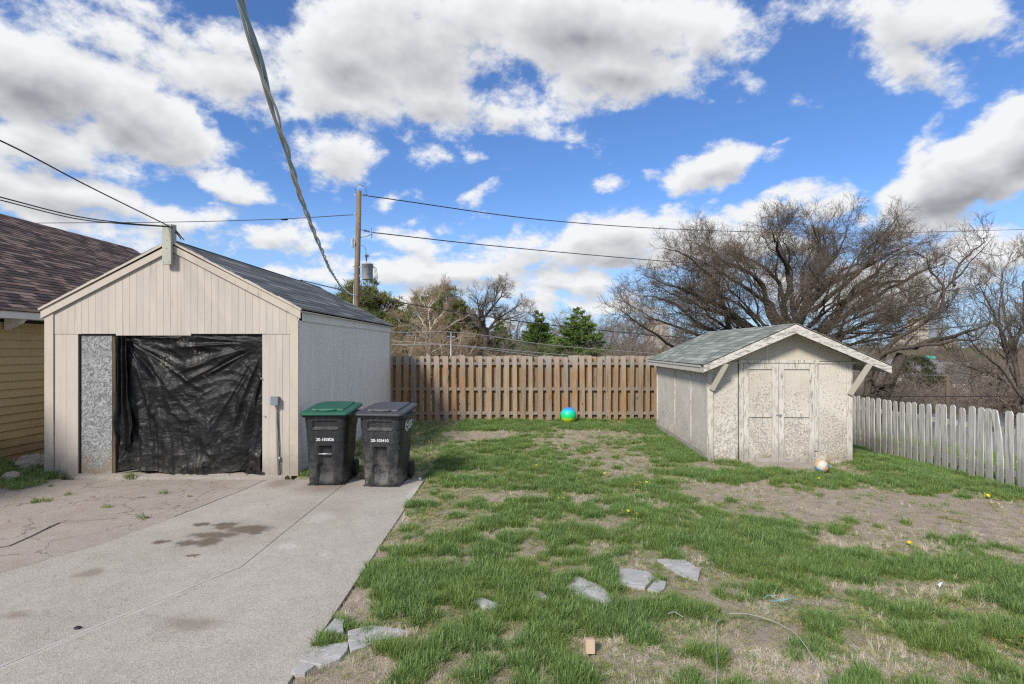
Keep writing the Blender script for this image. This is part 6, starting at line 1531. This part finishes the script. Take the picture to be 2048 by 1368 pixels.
def build_grass():
    r = np.random.default_rng(99)
    G1 = [clump(r, 20, .045, .115, .038, 1.25, .0050, MAT['grass']) for _ in range(4)]; G2 = [clump(r, 16, .03, .07, .035, 1.4, .0050, MAT['grass_light']) for _ in range(2)]
    S1 = [clump(r, 12, .03, .085, .045, .5, .0028, MAT['straw'], flat=.93) for _ in range(3)] + [clump(r, 16, .03, .08, .03, .8, .0028, MAT['straw'])]
    def sample(n, y0, y1, x0=DRIVE_X, x1=7.85):
        y = np.exp(r.uniform(math.log(y0), math.log(y1), n)); x = r.uniform(x0, x1, n); ok = (np.abs(x) < y * 1.02 + .25); return x[ok], y[ok]
    def clear(x, y):
        ok = np.ones(len(x), bool)
        for poly in STONE_POLY:
            px = np.array([p[0] for p in poly]); py = np.array([p[1] for p in poly]); px = px.mean() + (px - px.mean()) * 1.0; py = py.mean() + (py - py.mean()) * 1.02 - .01; ins = np.zeros(len(x), bool); j = len(px) - 1
            for i in range(len(px)):
                c = ((py[i] > y) != (py[j] > y)) & (x < (px[j] - px[i]) * (y - py[i]) / (py[j] - py[i] + 1e-9) + px[i]); ins ^= c; j = i
            ok &= ~(ins & (r.uniform(0, 1, len(x)) < .93))
        # shed footprint
        c, s = math.cos(math.radians(-2.5)), math.sin(math.radians(-2.5)); lx = (x - 3.49) * c + (y - 9.42) * s; ly = -(x - 3.49) * s + (y - 9.42) * c
        ok &= ~((lx > -.0) & (lx < 2.47) & (ly > -.02) & (ly < 3.95)); ok &= ~((lx > .6) & (lx < 2.0) & (ly > -.42) & (ly < 0))
        ok &= ~((x < -3.3)); ok &= ~((x < -1.4) & (y < 8.42)); return ok
    def tuft(x, y, g): return sstep(.48, .60, .34 * fbm(x * 1.5, y * 1.5, 130, 3) + .46 * fbm(x * 4.6, y * 5.2, 37, 3) + .20 * g + .015)
    x, y = sample(190000, 2.75, 15.6); g = green_mask(x, y); T = tuft(x, y, g)
    dens = .035 + np.clip(g * 1.1, 0, 1) ** 1.1 * (.34 + .66 * T)
    ok = (r.uniform(0, 1, len(x)) < dens * np.clip(.62 + .05 * y, 0, 1)) & clear(x, y); x, y, g, T = x[ok], y[ok], g[ok], T[ok]
    edge = np.maximum(sstep(.5, .0, np.abs(y - 14.6)), sstep(.45, .05, np.abs(x - (7.38 + (y - 7.15) * .1))))
    sc = .30 + .80 * T * (.35 + .8 * fbm(x * 3.1, y * 3.1, 39, 3)) + .35 * edge; sc *= r.uniform(.7, 1.3, len(x)); far = 1 + .05 * np.maximum(y - 5, 0)
    light = (r.uniform(0, 1, len(x)) < .14 + .66 * (1 - T))
    idx = np.where(light, r.integers(4, 6, len(x)), r.integers(0, 4, len(x)))
    pts = np.stack([x, y, yard_height(x, y)], 1); n = len(x); rot = np.stack([r.normal(size=n) * .15, r.normal(size=n) * .15, r.uniform(0, 6.28, n)], 1)
    gn_scatter('grass', pts, rot, np.stack([sc * .5 + .55 * far, sc * .5 + .55 * far, sc], 1), idx, G1 + G2)
    print('grass', n)
    # dead straw on the worn parts
    x, y = sample(150000, 2.75, 13.5); g = green_mask(x, y); st = sstep(.42, .58, fbm(x * 2.1, y * 2.1, 61, 4)); core = np.exp(-(((x - 5.2) / 2.6) ** 4 + ((y - 6.7) / 1.05) ** 4))
    ok = (r.uniform(0, 1, len(x)) < (1 - .50 * g) * (.22 + .75 * st) * (1 - .90 * core)) & clear(x, y); x, y = x[ok], y[ok]; n = len(x)
    pts = np.stack([x, y, yard_height(x, y) + .004], 1); rot = np.stack([r.normal(size=n) * .1, r.normal(size=n) * .1, r.uniform(0, 6.28, n)], 1); sc = r.uniform(.45, 1.0, n)
    idx = r.choice([0, 1, 2, 3], n, p=[.36, .32, .28, .04]); gn_scatter('dead_grass', pts, rot, np.stack([sc, sc, sc], 1), idx, S1)
    print('straw', n)
    # bleached tussocks
    pts = []; 
    for (u, v, m, s) in ((1400, 1050, 26, .14), (1895, 1192, 40, .17), (1570, 1125, 14, .08), (795, 1272, 22, .10), (1760, 1095, 10, .1)):
        c = G(u, v)
        for k in range(m): q = c + Vector((r.normal() * s, r.normal() * s * .5, 0)); q.z = float(yard_height(q.x, q.y)); pts.append(tuple(q))
    n = len(pts); gn_scatter('bleached_tussocks', np.array(pts), np.stack([r.normal(size=n) * .3, r.normal(size=n) * .3, r.uniform(0, 6.28, n)], 1), np.full((n, 3), 1.0), np.full(n, 3), S1)
    # grass by the yellow house and along the garage foot
    x = np.concatenate([r.uniform(-9.3, -6.9, 1500), r.uniform(-7.3, -6.3, 300), r.uniform(-3.35, -2.9, 160), r.uniform(-3.3, -1.4, 1500)]); y = np.concatenate([r.uniform(7.5, 9.3, 1500), r.normal(8.26, .04, 300), r.uniform(8.3, 9, 160), r.uniform(8.5, 14.5, 1500)])
    z = yard_height(x, y); z = np.where((x > -7.35) & (x < -6.2), -.005, z); ok = fbm(x * 2.2, y * 2.2, 44, 3) > .42; ok |= (x > -3.4); x, y, z = x[ok], y[ok], z[ok]; n = len(x)
    pts = np.stack([x, y, z], 1); sc = r.uniform(.7, 1.5, n); gn_scatter('verge_grass', pts, np.stack([r.normal(size=n) * .2, r.normal(size=n) * .2, r.uniform(0, 6.28, n)], 1), np.stack([sc] * 3, 1), r.integers(0, 8, n), G1 + G2 + S1[2:])
    # grass on the slope past the fences
    x = r.uniform(8.0, 22, 9000); y = r.uniform(6, 26, 9000); z = yard_height(x, y); n = len(x); pts = np.stack([x, y, z], 1); sc = r.uniform(1.5, 3, n)
    gn_scatter('slope_grass', pts, np.stack([r.normal(size=n) * .2, r.normal(size=n) * .2, r.uniform(0, 6.28, n)], 1), np.stack([sc] * 3, 1), r.integers(0, 8, n), G1 + G2 + S1[2:])
    # tufts growing in the driveway cracks, each a thing
    tm = [g_.data for g_ in (G1[0], G2[0])]
    for k, (u, v, s, lab) in enumerate(((262, 953, 1.5, 'grass tuft at the foot of the tarp where driveway meets garage'), (325, 985, 1.0, 'grass tuft in the driveway crack right of centre of the old slabs'), (70, 1003, 1.1, 'flat grass tuft in a driveway crack near the left picture edge'), (92, 1000, 1.0, 'grass tuft beside the flat tuft near the left picture edge'),
                                       (138, 988, .9, 'small grass tuft in the long driveway crack'), (213, 1013, .9, 'grass tuft on the old slab left of the oil stain'), (285, 1034, .9, 'grass tuft on the old slab nearest the oil stain'), (100, 970, .7, 'tiny straw coloured tuft below the garage corner'), (380, 991, .6, 'tiny tuft right of the other driveway tufts'))):
        c = G(u, v + 2); e = empty('grass_tuft', lab, 'grass tuft', c + Vector((0, 0, .0)))
        for j in range(int(5 * s) + 2):
            o = link(bpy.data.objects.new('blades', tm[j % 2]), e); o.location = (r.normal() * .035 * s, r.normal() * .014 * s, .0); o.rotation_euler = (r.normal() * .4, r.normal() * .4, r.uniform(0, 6)); o.scale = (.9 * s, .9 * s, .75 * s)
    # dandelions
    mb = MB(); nR = 10
    for ring, (rr, zz) in enumerate(((.019, .060), (.012, .068))):
        vs = [(0, 0, zz + .004)]; 
        for k in range(2 * nR): q = rr if k % 2 == 0 else rr * .7; vs.append((q * math.cos(math.pi * k / nR), q * math.sin(math.pi * k / nR), zz))
        mb.add(vs, [(0, 1 + k, 1 + (k + 1) % (2 * nR)) for k in range(2 * nR)])
    mb.cur = 1; mb.tube([(0, 0, 0), (.004, 0, .03), (0, 0, .062)], .0022, 5)
    for k in range(6):
        a = k * 1.05; c, s = math.cos(a), math.sin(a); mb.add([(c * .01 - s * .004, s * .01 + c * .004, .006), (c * .01 + s * .004, s * .01 - c * .004, .006), (c * .05 + s * .010, s * .05 - c * .010, .022), (c * .075, s * .075, .012), (c * .05 - s * .010, s * .05 + c * .010, .022)], [(0, 1, 2, 3, 4)])
    first = mb.build('dandelion', [MAT['yellow_flower'], MAT['grass_light']], None, fix=False); COL.objects.unlink(first)
    spots = [(1125, 1003), (1132, 992), (1115, 1004), (1083, 870), (1052, 901), (1240, 908), (1255, 905), (1260, 883), (1262, 928), (1230, 910), (1170, 961), (1287, 970), (1268, 977), (1250, 1030), (1272, 1040), (1494, 943), (1501, 937), (855, 882), (870, 884), (836, 868), (960, 890), (1078, 935), (1195, 935), (1785, 931), (1981, 991), (1985, 1008), (1892, 1030), (1822, 1090), (1920, 1037), (1968, 990), (1548, 952), (2043, 1291), (1300, 900), (1215, 948), (1350, 962), (1640, 957), (1090, 995), (1180, 900), (1316, 935), (1020, 862)]
    for k, (u, v) in enumerate(spots):
        c = G(u, v + 4); c.z = float(yard_height(c.x, c.y)); o = link(bpy.data.objects.new('dandelion', first.data)); o.location = c; o.rotation_euler = (-.5, r.normal() * .3, r.uniform(0, 6)) if k % 2 else (-.3, .2, 0); q = r.uniform(1.1, 1.5); o.scale = (q, q, q); tag(o, 'yellow dandelion in flower in the patchy lawn', 'dandelion', 'dandelions scattered over the lawn')
build_grass()
